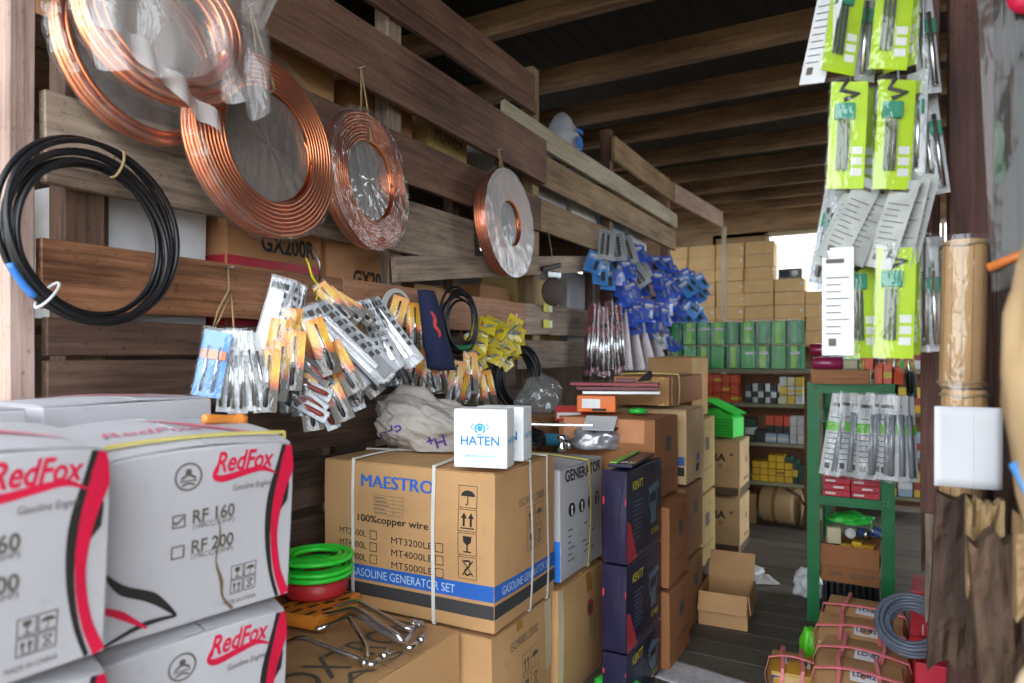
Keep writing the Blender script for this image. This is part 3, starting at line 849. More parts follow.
# local frame of wall-hung round things: disc in the local XZ plane, front towards local -Y
def spiral_me(r0, r1, tube, layers=2, seg=44, sides=7):
    """Pancake coil: spiral turns from r0 to r1, several layers deep, one continuous tube."""
    turns = max(2, int((r1-r0)/(tube*2.02)))
    pts = []
    for L in range(layers):
        rng = range(turns*seg + 1)
        for k in rng:
            t = k/(turns*seg); rr = r0 + (r1-r0)*t if L % 2 == 0 else r1 - (r1-r0)*t
            a = 2*PI*(k/seg) + L*.3
            wob = 1 + .008*math.sin(a*3 + L)
            pts.append(Vector((rr*wob*math.cos(a), (L-(layers-1)/2)*tube*2.0 + .0015*math.sin(a*5+k*.01), rr*wob*math.sin(a))))
    return tube_me(pts, tube, sides)
def disc_film(r, dome, seed, ruffle=.0028, y=0.0, r_in=0.0, spokes=20):
    def f(u, v):
        a = 2*PI*u; rr = r_in + (r-r_in)*v
        k = noise.noise(Vector((math.cos(a)*2, math.sin(a)*2, v*2+seed)))*ruffle + ruffle*.7*math.sin(a*spokes+seed)*v*v
        return Vector((rr*math.cos(a), y - dome*math.cos(v*PI/2) + k, rr*math.sin(a)))
    return grid_me(f, 72, 8, closed_u=True)
def rim_film(r, depth, seed):
    def f(u, v):
        a = 2*PI*u; s_ = math.sin(v*PI)
        k = .004*math.sin(a*26+seed) + .006*noise.noise(Vector((math.cos(a)*4, math.sin(a)*4, v*3+seed)))
        rr = r*.93 + r*.10*s_ + k
        return Vector((rr*math.cos(a), (v-.5)*depth*1.25, rr*math.sin(a)))
    return grid_me(f, 90, 6, closed_u=True)
def copper_coil(label, px, py, X, dia, inner, rz, tiltx, tube, layers, seed, wrap=GREYWRAP, twine_to=None, roll=0, full=False, outer=CLEAR):
    c = at(px, py, X=X)
    root = thing('hanging_copper_coil', label, 'copper coil', c, (tiltx, roll, rz), 'wrapped copper pipe coils on the plank wall')
    link('windings', spiral_me(dia/2*inner, dia/2*.96, tube, layers), root, mat=COPPER)
    link('plastic_wrap', disc_film(dia/2*(1.0 if full else inner*1.04), .006, seed, y=-layers*tube*(1 if full else .3)-.004), root, mat=wrap)
    if not full: link('outer_film', disc_film(dia/2*1.0, .0, seed+3, y=-layers*tube-.004, r_in=dia/2*inner), root, mat=outer)
    link('rim_wrap', rim_film(dia/2, layers*tube*2+.01, seed), root, mat=CLEAR)
    if twine_to:
        t = at(*twine_to, X=X-.03)
        M = root.matrix_basis.inverted()
        top = Vector((0, 0, dia/2*inner*.98))
        p = M @ t
        link('twine', tube_me([p, p.lerp(top, .5)+Vector((.008, -.02, 0)), top + Vector((0, -layers*tube-.008, 0)), top + Vector((0, 0, -.008)), top + Vector((0, layers*tube+.006, 0)), p.lerp(top, .5)+Vector((-.006, .0, 0)), p], .0045, 6), root, mat=TWINE)
        link('nail', tube_me([p + Vector((0, .05, 0)), p + Vector((0, -.02, .004))], .003, 6), root, mat=STEEL)
    return root
WALLRZ = R(90)       # front (-Y) turned to +X, out from the wall
copper_coil('large copper pipe coil with grey centre hanging second from the left', 265, 146, -1.97, .68, .60, WALLRZ+R(3), R(-4), .0075, 5, 1.3, twine_to=(250, 6), roll=R(4))
copper_coil('copper pipe coil in shiny crinkled wrap, third from the left', 366, 181, -2.03, .625, .56, WALLRZ+R(8), R(-3), .0065, 5, 2.7, wrap=film('crinkled_wrap', 'ffffff', haze=.34, gloss=.7, rough=.1, wrinkle=1.0, scale=13), outer=film('crinkled_clear', 'ffffff', haze=.06, gloss=.75, rough=.08, wrinkle=1.0, scale=24), twine_to=(361, 68), roll=R(-3))
copper_coil('pale wrapped copper pipe coil hanging farthest along the wall', 505, 224, -2.03, .65, .42, WALLRZ+R(3), R(-3), .0065, 6, 4.1, wrap=film('dense_wrap', 'd5dade', haze=.7, gloss=.4, rough=.2, wrinkle=.5, scale=11), outer=film('white_outer_wrap', 'ffffff', haze=.6, gloss=.5, rough=.2, wrinkle=.6, scale=16), twine_to=(499, 150), roll=R(-4))
ca = copper_coil('copper pipe coil nearest the black hose, behind the bagged one', 144, 56, -2.07, .58, .80, WALLRZ, R(-6), .010, 3, 5.2, wrap=film('thin_wrap', 'efe6e2', haze=.26, gloss=.2, wrinkle=.7, scale=6))
cb = copper_coil('copper pipe coil in a loose clear bag at the top left', 166, 25, -1.86, .50, .66, WALLRZ-R(14), R(-10), .010, 4, 6.6, wrap=film('thin_wrap', 'efe6e2', haze=.26, gloss=.2), roll=R(20))
# the loose bag round the front coil, hanging in folds
def bag_fn(u, v):
    a = (u-.5)*2.2; w = .25*(1-.35*v + .10*math.sin(v*3))
    fold = .022*math.sin(u*23+v*2) + .035*noise.noise(Vector((u*4, v*3, 2.2)))
    x = a*w + .10*v*v*(1 if u > .45 else -.2)
    z = .28 - .50*v - .03*abs(math.sin(u*13))*v
    return Vector((x, -.065 - .05*math.sin(u*PI) + fold*(.4+v), z))
link('loose_bag', grid_me(bag_fn, 44, 30), cb, rot=(0, R(-20), 0), mat=BAGFILM)
def tail_fn(u, v):
    s_ = .5*math.sin(u*21)*.5
    return Vector((-.24 + .40*u + .03*v, -.075 - .03*v + .018*math.sin(u*25+v), -.06 - .20*u - (.10+.05*s_)*v))
link('bag_tail', grid_me(tail_fn, 40, 8), cb, rot=(0, R(-8), 0), mat=film('bag_tail_film', 'efece9', haze=.42, gloss=.3, rough=.14, wrinkle=.8, scale=8))
def gather_fn(u, v):
    a = 2*PI*u; rr = .05 + .04*v + .012*math.sin(a*7)
    return Vector((.20 + rr*math.cos(a)*.7, -.07 + rr*math.sin(a)*.5, .16 + .26*v))
link('bag_gather', grid_me(gather_fn, 40, 10, closed_u=True), cb, mat=BAGFILM)
wall_hook = link('twine', tube_me([(0, 0, .15), (.0, .03, .38), (.01, .05, .62)], .004, 6), cb, mat=TWINE)
link('twine', tube_me([(0, 0, .24), (.0, .02, .5), (.01, .03, .7)], .004, 6), ca, mat=TWINE)

# ------------------------------------------------------------------ black hose coil by the post
bc = thing('hanging_hose_coil', 'black rubber hose coil hanging at the pinkish post', 'hose', at(90, 236, X=-2.02), (R(-3), 0, WALLRZ+R(6)))
for k in range(7):
    rr = .262 - (k % 4)*.016 - (.006 if k > 3 else 0); yy = -.018 - (.019 if k > 3 else 0) + (.004*(k % 2))
    cx, cz = .008*math.sin(k*2.1), .010*math.cos(k*1.7) - (k % 4)*.006
    pts = [Vector((cx + rr*math.cos(2*PI*j/56), yy + .006*math.sin(2*PI*j/56*2+k), cz + rr*math.sin(2*PI*j/56))) for j in range(56)]
    link('loop', tube_me(pts, .0082, 8, closed=True), bc, mat=RUBBER)
for a in (R(72), R(232)):
    link('tie', tube_me([Vector((.235*math.cos(a) + .045*math.cos(a)*math.cos(t), -.026 + .028*math.sin(t), .235*math.sin(a) + .045*math.sin(a)*math.cos(t))) for t in [2*PI*j/16 for j in range(16)]], .004, 6, closed=True), bc, mat=TWINE if a < 2 else plain('tie_white', 'dcdcdc', .4))
link('label_sleeve', tube_me([Vector((.264*math.cos(a), -.030, .264*math.sin(a))) for a in [R(205)+R(22)*j/8 for j in range(9)]], .0100, 8), bc, mat=plain('sleeve_blue', '3d7fd0', .35))

# ------------------------------------------------------------------ packs hung in bunches
# local frame: origin at the hanging hole, pack runs down local -Z, print faces local -Y
def pack_proto(name, w, h, t, cardmat, kind, mats, film_=True):
    root = thing(name, '', 'pack')
    c = box_me((w, .0016, h), c=(0, 0, -h/2-.004)); cd = link('card', c, root, mat=cardmat)
    if kind == 'rod':                       # long tool with grip in a sleeve
        link('shaft', tube_me([(0, -t*.5, -h*.12), (0, -t*.5, -h*.95)], t*.26, 8), root, mat=CHROME)
        link('grip', tube_me([(0, -t*.5, -h*.55), (0, -t*.55, -h*.62), (0, -t*.55, -h*.90), (0, -t*.5, -h*.95)], [t*.3, t*.5, t*.5, t*.32], 10), root, mat=mats[0])
    elif kind == 'blade':                   # printed blocks and two chrome blades
        for q in (-.28, .05):
            link('blade', box_me((w*.2, t*.3, h*.72), .001, c=(w*q, -t*.4, -h*.52)), root, mat=CHROME)
        pr = Print()
        for k in range(6): pr.rect(w*.22, -h*(.22+.11*k), w*.42, -h*(.16+.11*k))
        pr.rect(-w*.42, -h*.13, w*.42, -h*.06)
        pr.build('printed_blocks', lambda u, v: Vector((u, -.0022, v)), mats[0], cd)
    elif kind == 'lime':
        pr = Print()
        for k in range(3): pr.rect(w*.12, -h*(.66+.10*k)-h*.035, w*.42, -h*(.66+.10*k)+h*.035)
        pr.build('picture_squares', lambda u, v: Vector((u, -.0022, v)), WHITE_INK, cd)
        link('header', box_me((w*.55, .012, h*.15), .004, c=(-w*.12, -.007, -h*.30)), root, mat=mats[0])
        for k, q in enumerate((-.26, -.14, -.02)):
            link('blade', box_me((w*.075, .005, h*.46), .001, c=(w*q, -.009, -h*.62)), root, mat=plain('blade_grey', '54585a', .35, .6))
        link('hook_tab', tube_me([(-.006, -.002, .0), (-.02, -.004, -h*.10), (.02, -.006, -h*.14), (-.012, -.004, -h*.19)], .006, 6), root, mat=INK)
    elif kind == 'chrome':
        for q in (-.22, .18):
            link('rod', tube_me([(w*q, -t*.5, -h*.25), (w*q, -t*.5, -h*.95)], t*.32, 8), root, mat=CHROME)
        link('header', box_me((w*.9, .006, h*.14), .002, c=(0, -t*.5, -h*.38)), root, mat=mats[0])
    elif kind == 'blue':
        link('item', box_me((w*.22, t*.6, h*.40), .003, c=(w*.16, -t*.45, -h*.66)), root, mat=mats[0])
        Print().rect(-w*.36, -h*.30, w*.36, -h*.16).rect(-w*.36, -h*.37, w*.1, -h*.34).build('printed_title', lambda u, v: Vector((u, -.0022, v)), WHITE_INK, cd)
    elif kind == 'yellow':
        link('item', tube_me([(-w*.2, -t*.5, -h*.3), (w*.15, -t*.5, -h*.85)], t*.4, 8), root, mat=mats[0])
        Print().poly([(-w*.2, -h*.16), (w*.2, -h*.2), (w*.05, -h*.27), (-w*.15, -h*.24)]).build('printed_flash', lambda u, v: Vector((u, -.0022, v)), RED, cd)
    elif kind == 'white':
        pr = Print()
        for k in range(9): pr.rect(-w*.38, -h*(.30+.065*k), w*(.1 if k % 3 else .36), -h*(.29+.065*k))
        pr.rect(-w*.38, -h*.16, w*.2, -h*.12); pr.rect(-w*.3, -h*.93, -w*.05, -h*.86)
        pr.build('printed_lines', lambda u, v: Vector((u, -.0022, v)), INK_SOFT, cd)
    if film_:
        V = lambda u, v: Vector(((u-.5)*w*1.12, -t*(math.sin(u*PI)**.6)*(.35+.65*math.sin(min(1, v*1.25)*PI*.8)) - .002 + .0025*noise.noise(Vector((u*5, v*9, w*90))), .006 - h*1.05*v))
        link('sleeve', grid_me(V, 7, 8), root, mat=CLEAR)
    return root

def place(proto, label, group, pos, roll=0, yaw=45, pitch=0, s=1.0, first={}):
    """Hang a copy of a pack: roll swings it in its own plane, yaw turns it about the vertical, pitch lifts its foot to the front."""
    if proto.name not in first: first[proto.name] = 1; o = proto
    else: o = copy_tree(proto)
    o['label'] = label; o['group'] = group
    o.matrix_basis = Matrix.Translation(pos) @ Matrix.Rotation(R(yaw), 4, 'Z') @ Matrix.Rotation(R(-pitch), 4, 'X') @ Matrix.Rotation(R(roll), 4, 'Y') @ Matrix.Scale(s, 4)
    return o
hr = random.Random(21)
SILVER = plain('silver_card', '8a8b8e', .3, .4, var=.3); GREYC = plain('grey_card', '8f9092', .5)
FLAME = flame('flame_print', [(.0, 'c9c9c9'), (.12, 'f2c21c'), (.45, 'f08a1a'), (.65, 'd8401c'), (.8, 'f0d030'), (1.0, '3a3a3a')], scale=4.2)
FLAME2 = flame('flame_print_deep', [(.0, 'e0531c'), (.3, 'f2a81c'), (.6, 'f4c524'), (.85, 'e06a1e'), (1.0, '4a3a20')], scale=5.5)
P_BLADE = pack_proto('hanging_blade_pack', .080, .35, .020, SILVER, 'blade', [INK])
P_ROD = pack_proto('hanging_screwdriver_pack', .052, .33, .026, FLAME, 'rod', [plain('grip_black', '1b1b1d', .4)])
P_ROD2 = pack_proto('hanging_awl_pack', .060, .28, .026, SILVER, 'rod', [plain('grip_dark_red', '7a2a1c', .4)])
P_FL = pack_proto('hanging_brush_pack', .075, .22, .020, FLAME2, 'rod', [plain('grip_black', '1b1b1d', .4)])
P_YEL = pack_proto('hanging_fitting_pack', .085, .095, .016, plain('yellow_card', 'e8cf1c', .4), 'yellow', [STEEL])
P_BLUE = pack_proto('hanging_blue_pack', .085, .145, .018, plain('blue_card', '2e60dc', .4), 'blue', [plain('item_steel_blue', '8d9fc4', .3, .3)])
P_BLUE2 = pack_proto('hanging_light_blue_pack', .085, .12, .018, plain('light_blue_card', '4a98ea', .4), 'blue', [plain('item_dark', '2a2d35', .4)])
P_GREY = pack_proto('hanging_grey_pack', .10, .17, .012, plain('pale_grey_card', 'b4b9bf', .45), 'blade', [GREYC])

# first bunch, under the yellow tie: fan of silver and flame printed packs
NB = 'blade and screwdriver packs under the yellow tie'
hub = at(298, 282, X=-1.98)
wires = thing('hanging_wire_hook', 'bent wire hook with a yellow tie carrying the silver packs', 'hook', at(305, 250, X=-2.06))
yt = plain('tie_yellow', 'd8d020', .4)
link('wire', tube_me([(0, 0, .02), (.05, 0, .0), (.08, .0, -.06), (.06, .02, -.13)], .004, 6), wires, mat=STEEL)
link('tie', tube_me([at(p[0], p[1], X=-1.96) - wires.location for p in ((308, 262), (312, 277), (318, 285), (314, 293), (322, 283), (316, 300))], .0045, 6), wires, mat=yt)
link('tie_tail', tube_me([at(p[0], p[1], X=-1.96) - wires.location for p in ((306, 258), (311, 272), (316, 284))], .003, 6), wires, mat=yt)
for i in range(9):          # left swinging blades
    t = i/8
    place(P_BLADE, '%s silver blade pack from the left in the left swung fan under the yellow tie' % ORD[i], NB + ' left', at(283+14*t, 278+8*t, X=-1.93-.05*hr.random()), roll=14-9*t+hr.uniform(-2, 2), yaw=40+hr.uniform(-14, 14), pitch=hr.uniform(3, 12), s=.92)
for i in range(9):          # right swinging blades
    t = i/8
    place(P_BLADE, '%s silver blade pack from the left in the right swung fan under the yellow tie' % ORD[i], NB + ' right', at(301+16*t, 308-2*t, X=-1.90-.05*hr.random()), roll=-(24+22*t)+hr.uniform(-3, 3), yaw=42+hr.uniform(-14, 14), pitch=hr.uniform(6, 16), s=1.0+.1*t)
for i in range(6):
    t = i/5
    place(P_ROD, '%s flame printed screwdriver pack from the left in the middle of the silver bunch' % ORD[i], NB + ' middle', at(286+34*t, 324+hr.uniform(-8, 6), X=-1.88-.05*hr.random()), roll=2-30*t+hr.uniform(-4, 4), yaw=45+hr.uniform(-18, 18), pitch=hr.uniform(4, 12))
for i in range(5):
    t = i/4
    place(P_FL, 'yellow and orange brush pack tucked behind the left silver blades', NB + ' left flames', at(282+20*t, 312+hr.uniform(-6, 8), X=-1.90-.04*hr.random()), roll=10-16*t, yaw=45+hr.uniform(-15, 15), pitch=5)
for i in range(11):         # stacked sideways tips at the lower left
    place(P_ROD2, '%s dark tipped awl pack from the top at the lower left of the silver bunch' % ORD[i], NB + ' low left', at(272+hr.uniform(-8, 22), 345+i*4.6, X=-1.89-.05*hr.random()), roll=-(38+hr.uniform(0, 30)), yaw=40+hr.uniform(-15, 20), pitch=hr.uniform(8, 22), s=.72)
for i in range(6):
    place(P_ROD2, 'silver awl pack hanging lowest in the silver bunch', NB + ' lowest', at(310+hr.uniform(-14, 26), 352+hr.uniform(-6, 20), X=-1.88-.05*hr.random()), roll=-hr.uniform(5, 40), yaw=45+hr.uniform(-15, 15), pitch=8, s=.85)
for i in range(3):
    place(P_FL, 'orange brush pack at the knot of the yellow tie', NB + ' knot', at(318+8*i, 284+6*i, X=-1.96), roll=-40-8*i, yaw=45, pitch=6, s=.8)
for k, (px, py, ro) in enumerate(((312, 318, -18), (296, 330, 4), (284, 340, 8), (330, 342, -30), (344, 350, -36), (306, 372, -8), (270, 348, 4), (322, 368, -24))):
    place(P_FL, 'yellow and orange brush pack at the front of the silver bunch', NB + ' front flames', at(px, py, X=-1.80-.02*(k % 3)), roll=ro, yaw=45+hr.uniform(-20, 20), pitch=8, s=.95)
# second bunch to the right
NB2 = 'packs on the second hook beside the navy cap'
place(P_GREY, 'bright blue backed pack half hidden between the two silver bunches', NB2 + ' blue', at(350, 316, X=-2.02), roll=-28, yaw=45, pitch=4, s=1.2)
bl = bpy.data.objects[P_GREY.name]
for i in range(7):
    t = i/6
    place(P_BLADE, '%s silver blade pack from the left on the hook by the navy hat' % ORD[i], NB2 + ' blades', at(352+18*t, 304-4*t, X=-2.0-.04*hr.random()), roll=-(24+12*t)+hr.uniform(-2, 2), yaw=46+hr.uniform(-12, 12), pitch=hr.uniform(4, 12), s=.9+.1*t)
for i in range(6):
    t = i/5
    place(P_ROD, '%s screwdriver pack from the left under the hook by the navy hat' % ORD[i], NB2 + ' rods', at(358+16*t, 318+8*t, X=-1.97-.04*hr.random()), roll=-(24+8*t)+hr.uniform(-3, 3), yaw=46+hr.uniform(-15, 15), pitch=hr.uniform(4, 12), s=.95)
NB3 = 'flame printed brush packs below the navy cap'
for (px, py, ro) in ((402, 296, 16), (414, 302, 2), (420, 346, 18), (428, 348, 4), (424, 350, -14), (418, 350, 26), (438, 352, -4)):
    place(P_FL, 'flame printed brush pack hanging between the sack and the navy cap', NB3, at(px, py, X=-1.94-.04*hr.random()), roll=ro, yaw=48+hr.uniform(-15, 15), pitch=6, s=1.0 if py < 330 else .92)
for (px, py, ro) in ((458, 360, 8), (470, 352, -2), (476, 364, 14), (464, 372, 18), (478, 375, 2), (484, 370, -10)):
    place(P_FL, 'flame printed brush pack above the white bulb boxes', 'flame printed brush packs above the bulb boxes', at(px, py, X=-1.90-.05*hr.random()), roll=ro, yaw=46+hr.uniform(-15, 15), pitch=6, s=.98)
# yellow fitting cards
for i in range(30):
    px = 466 + hr.uniform(0, 46); py = 318 + hr.uniform(0, 40) - (px-490)*.10
    place(P_YEL, 'small yellow fitting card in the heap in front of the black hoses', 'yellow fitting cards on the wall', at(px, py, X=-1.98-.06*hr.random()), roll=-60+hr.uniform(-45, 40), yaw=50+hr.uniform(-25, 25), pitch=hr.uniform(-10, 45), s=1.1)
# blue pencil pack and white pen packs on a looped string
bp = pack_proto('hanging_pen_pack', .085, .21, .014, plain('sky_blue_card', '4a90d6', .4), 'chrome', [plain('rainbow_band', 'd88a5a', .5)])
place(bp, 'blue pen pack with rainbow print hanging left of the white packs', 'pen packs', at(219, 330, X=-1.86), roll=10, yaw=40, pitch=4)
wpk = pack_proto('hanging_white_tool_pack', .060, .26, .018, plain('white_card', 'd6d8da', .4), 'chrome', [GREYC])
for i in range(4):
    place(wpk, '%s slim white tool pack from the left beside the blue pen pack' % ORD[i], 'white tool packs by the pen pack', at(231+6*i, 330+2*(i % 2), X=-1.86+.01*i), roll=3-4*i, yaw=35+8*i, pitch=3)
sl = thing('hanging_string_loop', 'knotted string loop on a nail above the pen pack', 'string', at(230, 268, X=-2.10))
link('string', tube_me([at(p[0], p[1], X=-2.09 + .2*(p[1]-265)/70) - sl.location for p in ((228, 266), (229, 290), (218, 310), (212, 332), (220, 318), (231, 292), (233, 318), (234, 332))], .0035, 6), sl, mat=TWINE)
link('nail', tube_me([(-.04, 0, 0), (.02, 0, .004)], .003, 6), sl, mat=STEEL)

# blue bunch farther along the wall
NBL = 'blue packs on the wall bunch'
for i in range(104):
    px = 620 + hr.uniform(0, 70); top = 232 + (px-614)*.42
    py = top + hr.uniform(0, 80 if px < 645 else 84)
    place(P_BLUE, 'royal blue pack in the big hanging bunch at the wall end', NBL, at(px, py, X=-1.86-.22*hr.random()+.002*(px-618)), roll=-(px-640)*.35+hr.uniform(-24, 18), yaw=38+hr.uniform(-28, 28), pitch=hr.uniform(0, 40), s=1.28)
for (px, py, ro, ya) in ((600, 262, 6, 46), (608, 250, -8, 46), (604, 256, 16, 50), (612, 262, -2, 44), (598, 252, 24, 40), (618, 258, -16, 48), (606, 268, 4, 46)):
    place(P_BLUE2, 'light blue pack below the pale grey packs', 'light blue packs', at(px, py, X=-1.97-.03*hr.random()), roll=ro, yaw=ya, pitch=hr.uniform(5, 20), s=1.55)
for i in range(16):
    place(P_BLUE2, 'light blue pack at the far right of the blue bunch', 'light blue packs far right', at(680+hr.uniform(0, 20), 266+hr.uniform(0, 50), X=-1.72-.1*hr.random()), roll=-hr.uniform(0, 50), yaw=38+hr.uniform(-20, 20), pitch=hr.uniform(0, 30), s=1.5)
for (px, py, ro) in ((608, 230, 8), (616, 232, -4), (624, 236, -14), (630, 262, -34), (634, 254, -26)):
    place(P_GREY, 'pale grey pack at the top left of the blue bunch', 'pale grey packs', at(px, py, X=-1.88-.03*hr.random()), roll=ro, yaw=44+hr.uniform(-8, 8), pitch=8, s=1.35)
for i in range(10):
    place(wpk, 'white foot of a pack hanging under the blue bunch', 'white packs under the blue bunch', at(646+hr.uniform(0, 40), 318+hr.uniform(-6, 16), X=-1.85-.1*hr.random()), roll=-hr.uniform(-5, 40), yaw=42+hr.uniform(-20, 20), pitch=10, s=.95)
# red sleeves and white cones under the blue bunch
redp = pack_proto('hanging_red_tube_pack', .05, .42, .024, plain('maroon_card', '6d1f2e', .4), 'chrome', [plain('header_red', 'b5333f', .4)])
for i in range(7):
    place(redp, '%s long maroon tube pack from the left beside the white cones' % ORD[i], 'maroon tube packs', at(592+i*4.2, 303+hr.uniform(-3, 5), X=-1.98+.01*i), roll=6-3*i*.5, yaw=44+hr.uniform(-14, 14), pitch=5, s=1.25)
conep = thing('hanging_cone_pack', '', 'pack')
link('cone', lathe_me([(.004, 0), (.012, -.03), (.055, -.42), (.05, -.43), (0, -.43)], 16), conep, mat=plain('cone_white', 'd9cfd3', .4))
link('tip', lathe_me([(.0, .02), (.006, .015), (.008, -.02), (0, -.02)], 10), conep, mat=STEEL)
for i in range(5):
    place(conep, '%s slim white cone pack from the left beside the maroon tubes' % ORD[i], 'white cone packs', at(618+i*7.5, 308+i*2.5, X=-1.93+.02*(i % 2)), roll=8-6*i, yaw=45, pitch=4, s=1.15)

# ------------------------------------------------------------------ navy cap, belts and black hoses
cp = thing('hanging_hat', 'navy blue cloth hat with a red emblem hanging on the wall', 'cap', at(425, 291, X=-1.90), (0, R(4), R(48)))
def cap_fn(u, v):
    a = (u-.5)*2
    w = .036 + .030*v
    return Vector((a*w + .10*v, -.02 - .05*math.cos(a*PI/2)*math.sin(.3+v*2.4) + .004*noise.noise(Vector((u*6, v*6, 1))), .0 - .36*v))
cm = link('cloth', grid_me(cap_fn, 16, 18), cp, mat=plain('navy_cloth', '1c2444', .9, bump=.2))
cm.modifiers.new('thick', 'SOLIDIFY').thickness = .008
pe = Print().curve([(.01, -.10), (.03, -.13), (.015, -.16), (.04, -.19), (.03, -.215)], [.012, .03, .018, .026, .006], 6)
pe.build('emblem', lambda u, v: cap_fn(.5 + u/.16 - .15, -v/.36) + Vector((0, -.014, 0)), plain('emblem_red', 'c43a34', .7), cp)
ring = thing('hanging_belt_bunch', 'black drive belts hanging as a thick ring beside the navy cap', 'belt', at(458, 318, X=-2.0), (0, 0, R(62)))
for k in range(8):
    rx, rz_ = .105 - .008*(k % 3), .165 - .010*(k % 4)
    pts = [Vector((rx*math.cos(2*PI*j/40) + .012*math.sin(k*1.9), -.012*(k % 4) + .02*math.sin(2*PI*j/40+k), rz_*math.sin(2*PI*j/40) - .006*k)) for j in range(40)]
    link('belt', tube_me(pts, .0085, 6, closed=True, flat=.6), ring, mat=RUBBER)
link('green_tie', tube_me([(-.06, -.05, -.14), (-.02, -.055, -.16), (.03, -.05, -.155), (.06, -.045, -.14)], [.004, .014, .014, .004], 8), ring, mat=plain('tie_green', '1f7a4a', .5))
grr = thing('hanging_cable_ring', 'pale grey cable loop hanging behind the flame printed packs', 'cable', at(396, 308, X=-2.05), (0, 0, R(58)))
for k in range(3):
    link('loop', tube_me([Vector(((.068-.005*k)*math.cos(2*PI*j/36), -.012*k, (.088-.006*k)*math.sin(2*PI*j/36))) for j in range(36)], .006, 8, closed=True), grr, mat=plain('cable_grey', 'b9b7b2', .4))
hz = thing('hanging_hose_coil', 'black hose coil behind the yellow fitting cards', 'hose', at(515, 376, X=-2.0), (0, 0, R(62)))
for k in range(12):
    rx, rz_ = .15 - .012*(k % 4), .19 - .014*(k % 4)
    pts = [Vector((rx*math.cos(2*PI*j/44) + .02*math.sin(k*2.3), -.02*(k//4) - .01*(k % 2), rz_*math.sin(2*PI*j/44) + .012*math.cos(k*1.3))) for j in range(44)]
    link('loop', tube_me(pts, .0095, 8, closed=True), hz, mat=RUBBER)
pm = thing('hanging_pad', 'dark brown rounded pad on a string below the far copper coil', 'pad', at(553, 292, X=-2.04), (0, 0, R(62)))
link('pad', lathe_me([(0, -.012), (.085, -.012), (.098, 0), (.085, .012), (0, .012)], 28), pm, rot=(R(90), 0, 0), mat=plain('pad_brown', '4a3a34', .7))
link('clip', box_me((.12, .03, .05), .01, c=(0, 0, .12)), pm, mat=STEEL)
link('strap', box_me((.17, .02, .035), .008, c=(.02, -.01, .17)), pm, rot=(0, R(-14), 0), mat=RUBBER)
link('string', tube_me([(0, 0, .14), (0, .02, .30), (-.03, .03, .46)], .003, 6), pm, mat=TWINE)
# two small price tags and a red card on the plank
for px, py, w, h_, m, lab in ((548, 308, .14, .055, plain('tag_yellow', 'd6d23a', .5), 'yellow shelf tag on the grey plank, the upper one'), (548, 324, .14, .055, plain('tag_yellow', 'd6d23a', .5), 'yellow shelf tag on the grey plank, the lower one'), (515, 319, .06, .09, plain('tag_red_print', 'b8433a', .5), 'small red and white card nailed to the grey plank')):
    o = thing('wall_tag', lab, 'tag', at(px, py, X=-2.121), (0, 0, WALLRZ))
    link('paper', box_me((w, .001, h_)), o, mat=m)
    q = Print().rect(w*.2, -h_*.4, w*.48, h_*.4); q.build('blank_panel', lambda u, v: Vector((u, -.0012, v)), WHITE_INK, o)

# ------------------------------------------------------------------ stacks along the left of the aisle
DK = plain('box_midnight', '1d1c3a', .35, var=.25, scale=4); DKP = plain('box_purple', '1f1838', .4, var=.2)
CRIM = plain('print_crimson', 'b5303c', .45); YELP = plain('print_yellow', 'd9c92a', .45); GLINT = plain('print_steel_blue', '5a7488', .4)
def dark_box(label, z, h, seed, x=-.98, y=2.86):
    b = Carton('tool_box', label, (.105, .45, h), (x, y, z), R(-1), DK, group='dark printed tool boxes', bulge=.003, seed=seed, flaps=False)
    b.panel('front', -.051, 0.0, .051, h-.01, DKP, 'spine', n=4)
    b.put(Print().poly([(-.224, .0), (-.10, .0), (-.19, h*.42), (-.224, h*.45)]), 'right', CRIM, 'red_wedge')
    b.put(Print().text('KENTT', -.10, h*.80, .05, bold=.01, width=.13, shear=.2), 'right', YELP)
    p = Print()
    for k in range(9): p.rect(-.15, h*(.62-.05*k), -.04-.015*(k % 3), h*(.62-.05*k)+.004)
    p.disc(.09, h*.55, .06, 20, .045).rect(.06, h*.28, .13, h*.52).poly([(.02, h*.7), (.16, h*.74), (.19, h*.66), (.05, h*.62)])
    b.put(p, 'right', GLINT)
    b.put(Print().text('KT-800', .12, h*.18, .035, width=.10), 'right', YELP)
    b.put(Print().rect(-.051, h*.62, .051, h*.70), 'front', CRIM, 'red_wedge')
    # torn shiny foil along the lower edge
    def foil(u, v): return b.deform(Vector((b.w/2, (u-.5)*.44, .0))) + Vector((.004+.006*math.sin(u*40), 0, .03*(v-.2) + .012*noise.noise(Vector((u*14, v*3, seed)))))
    link('torn_film', grid_me(foil, 30, 3), b.root, mat=CLEAR)
    return b
dark_box('dark blue tool box at the bottom of the dark stack, by the floor', 0, .248, 81)
dark_box('dark blue tool box in the middle of the dark stack', .25, .358, 82)
db = dark_box('dark blue tool box on top of the dark stack', .61, .385, 83)

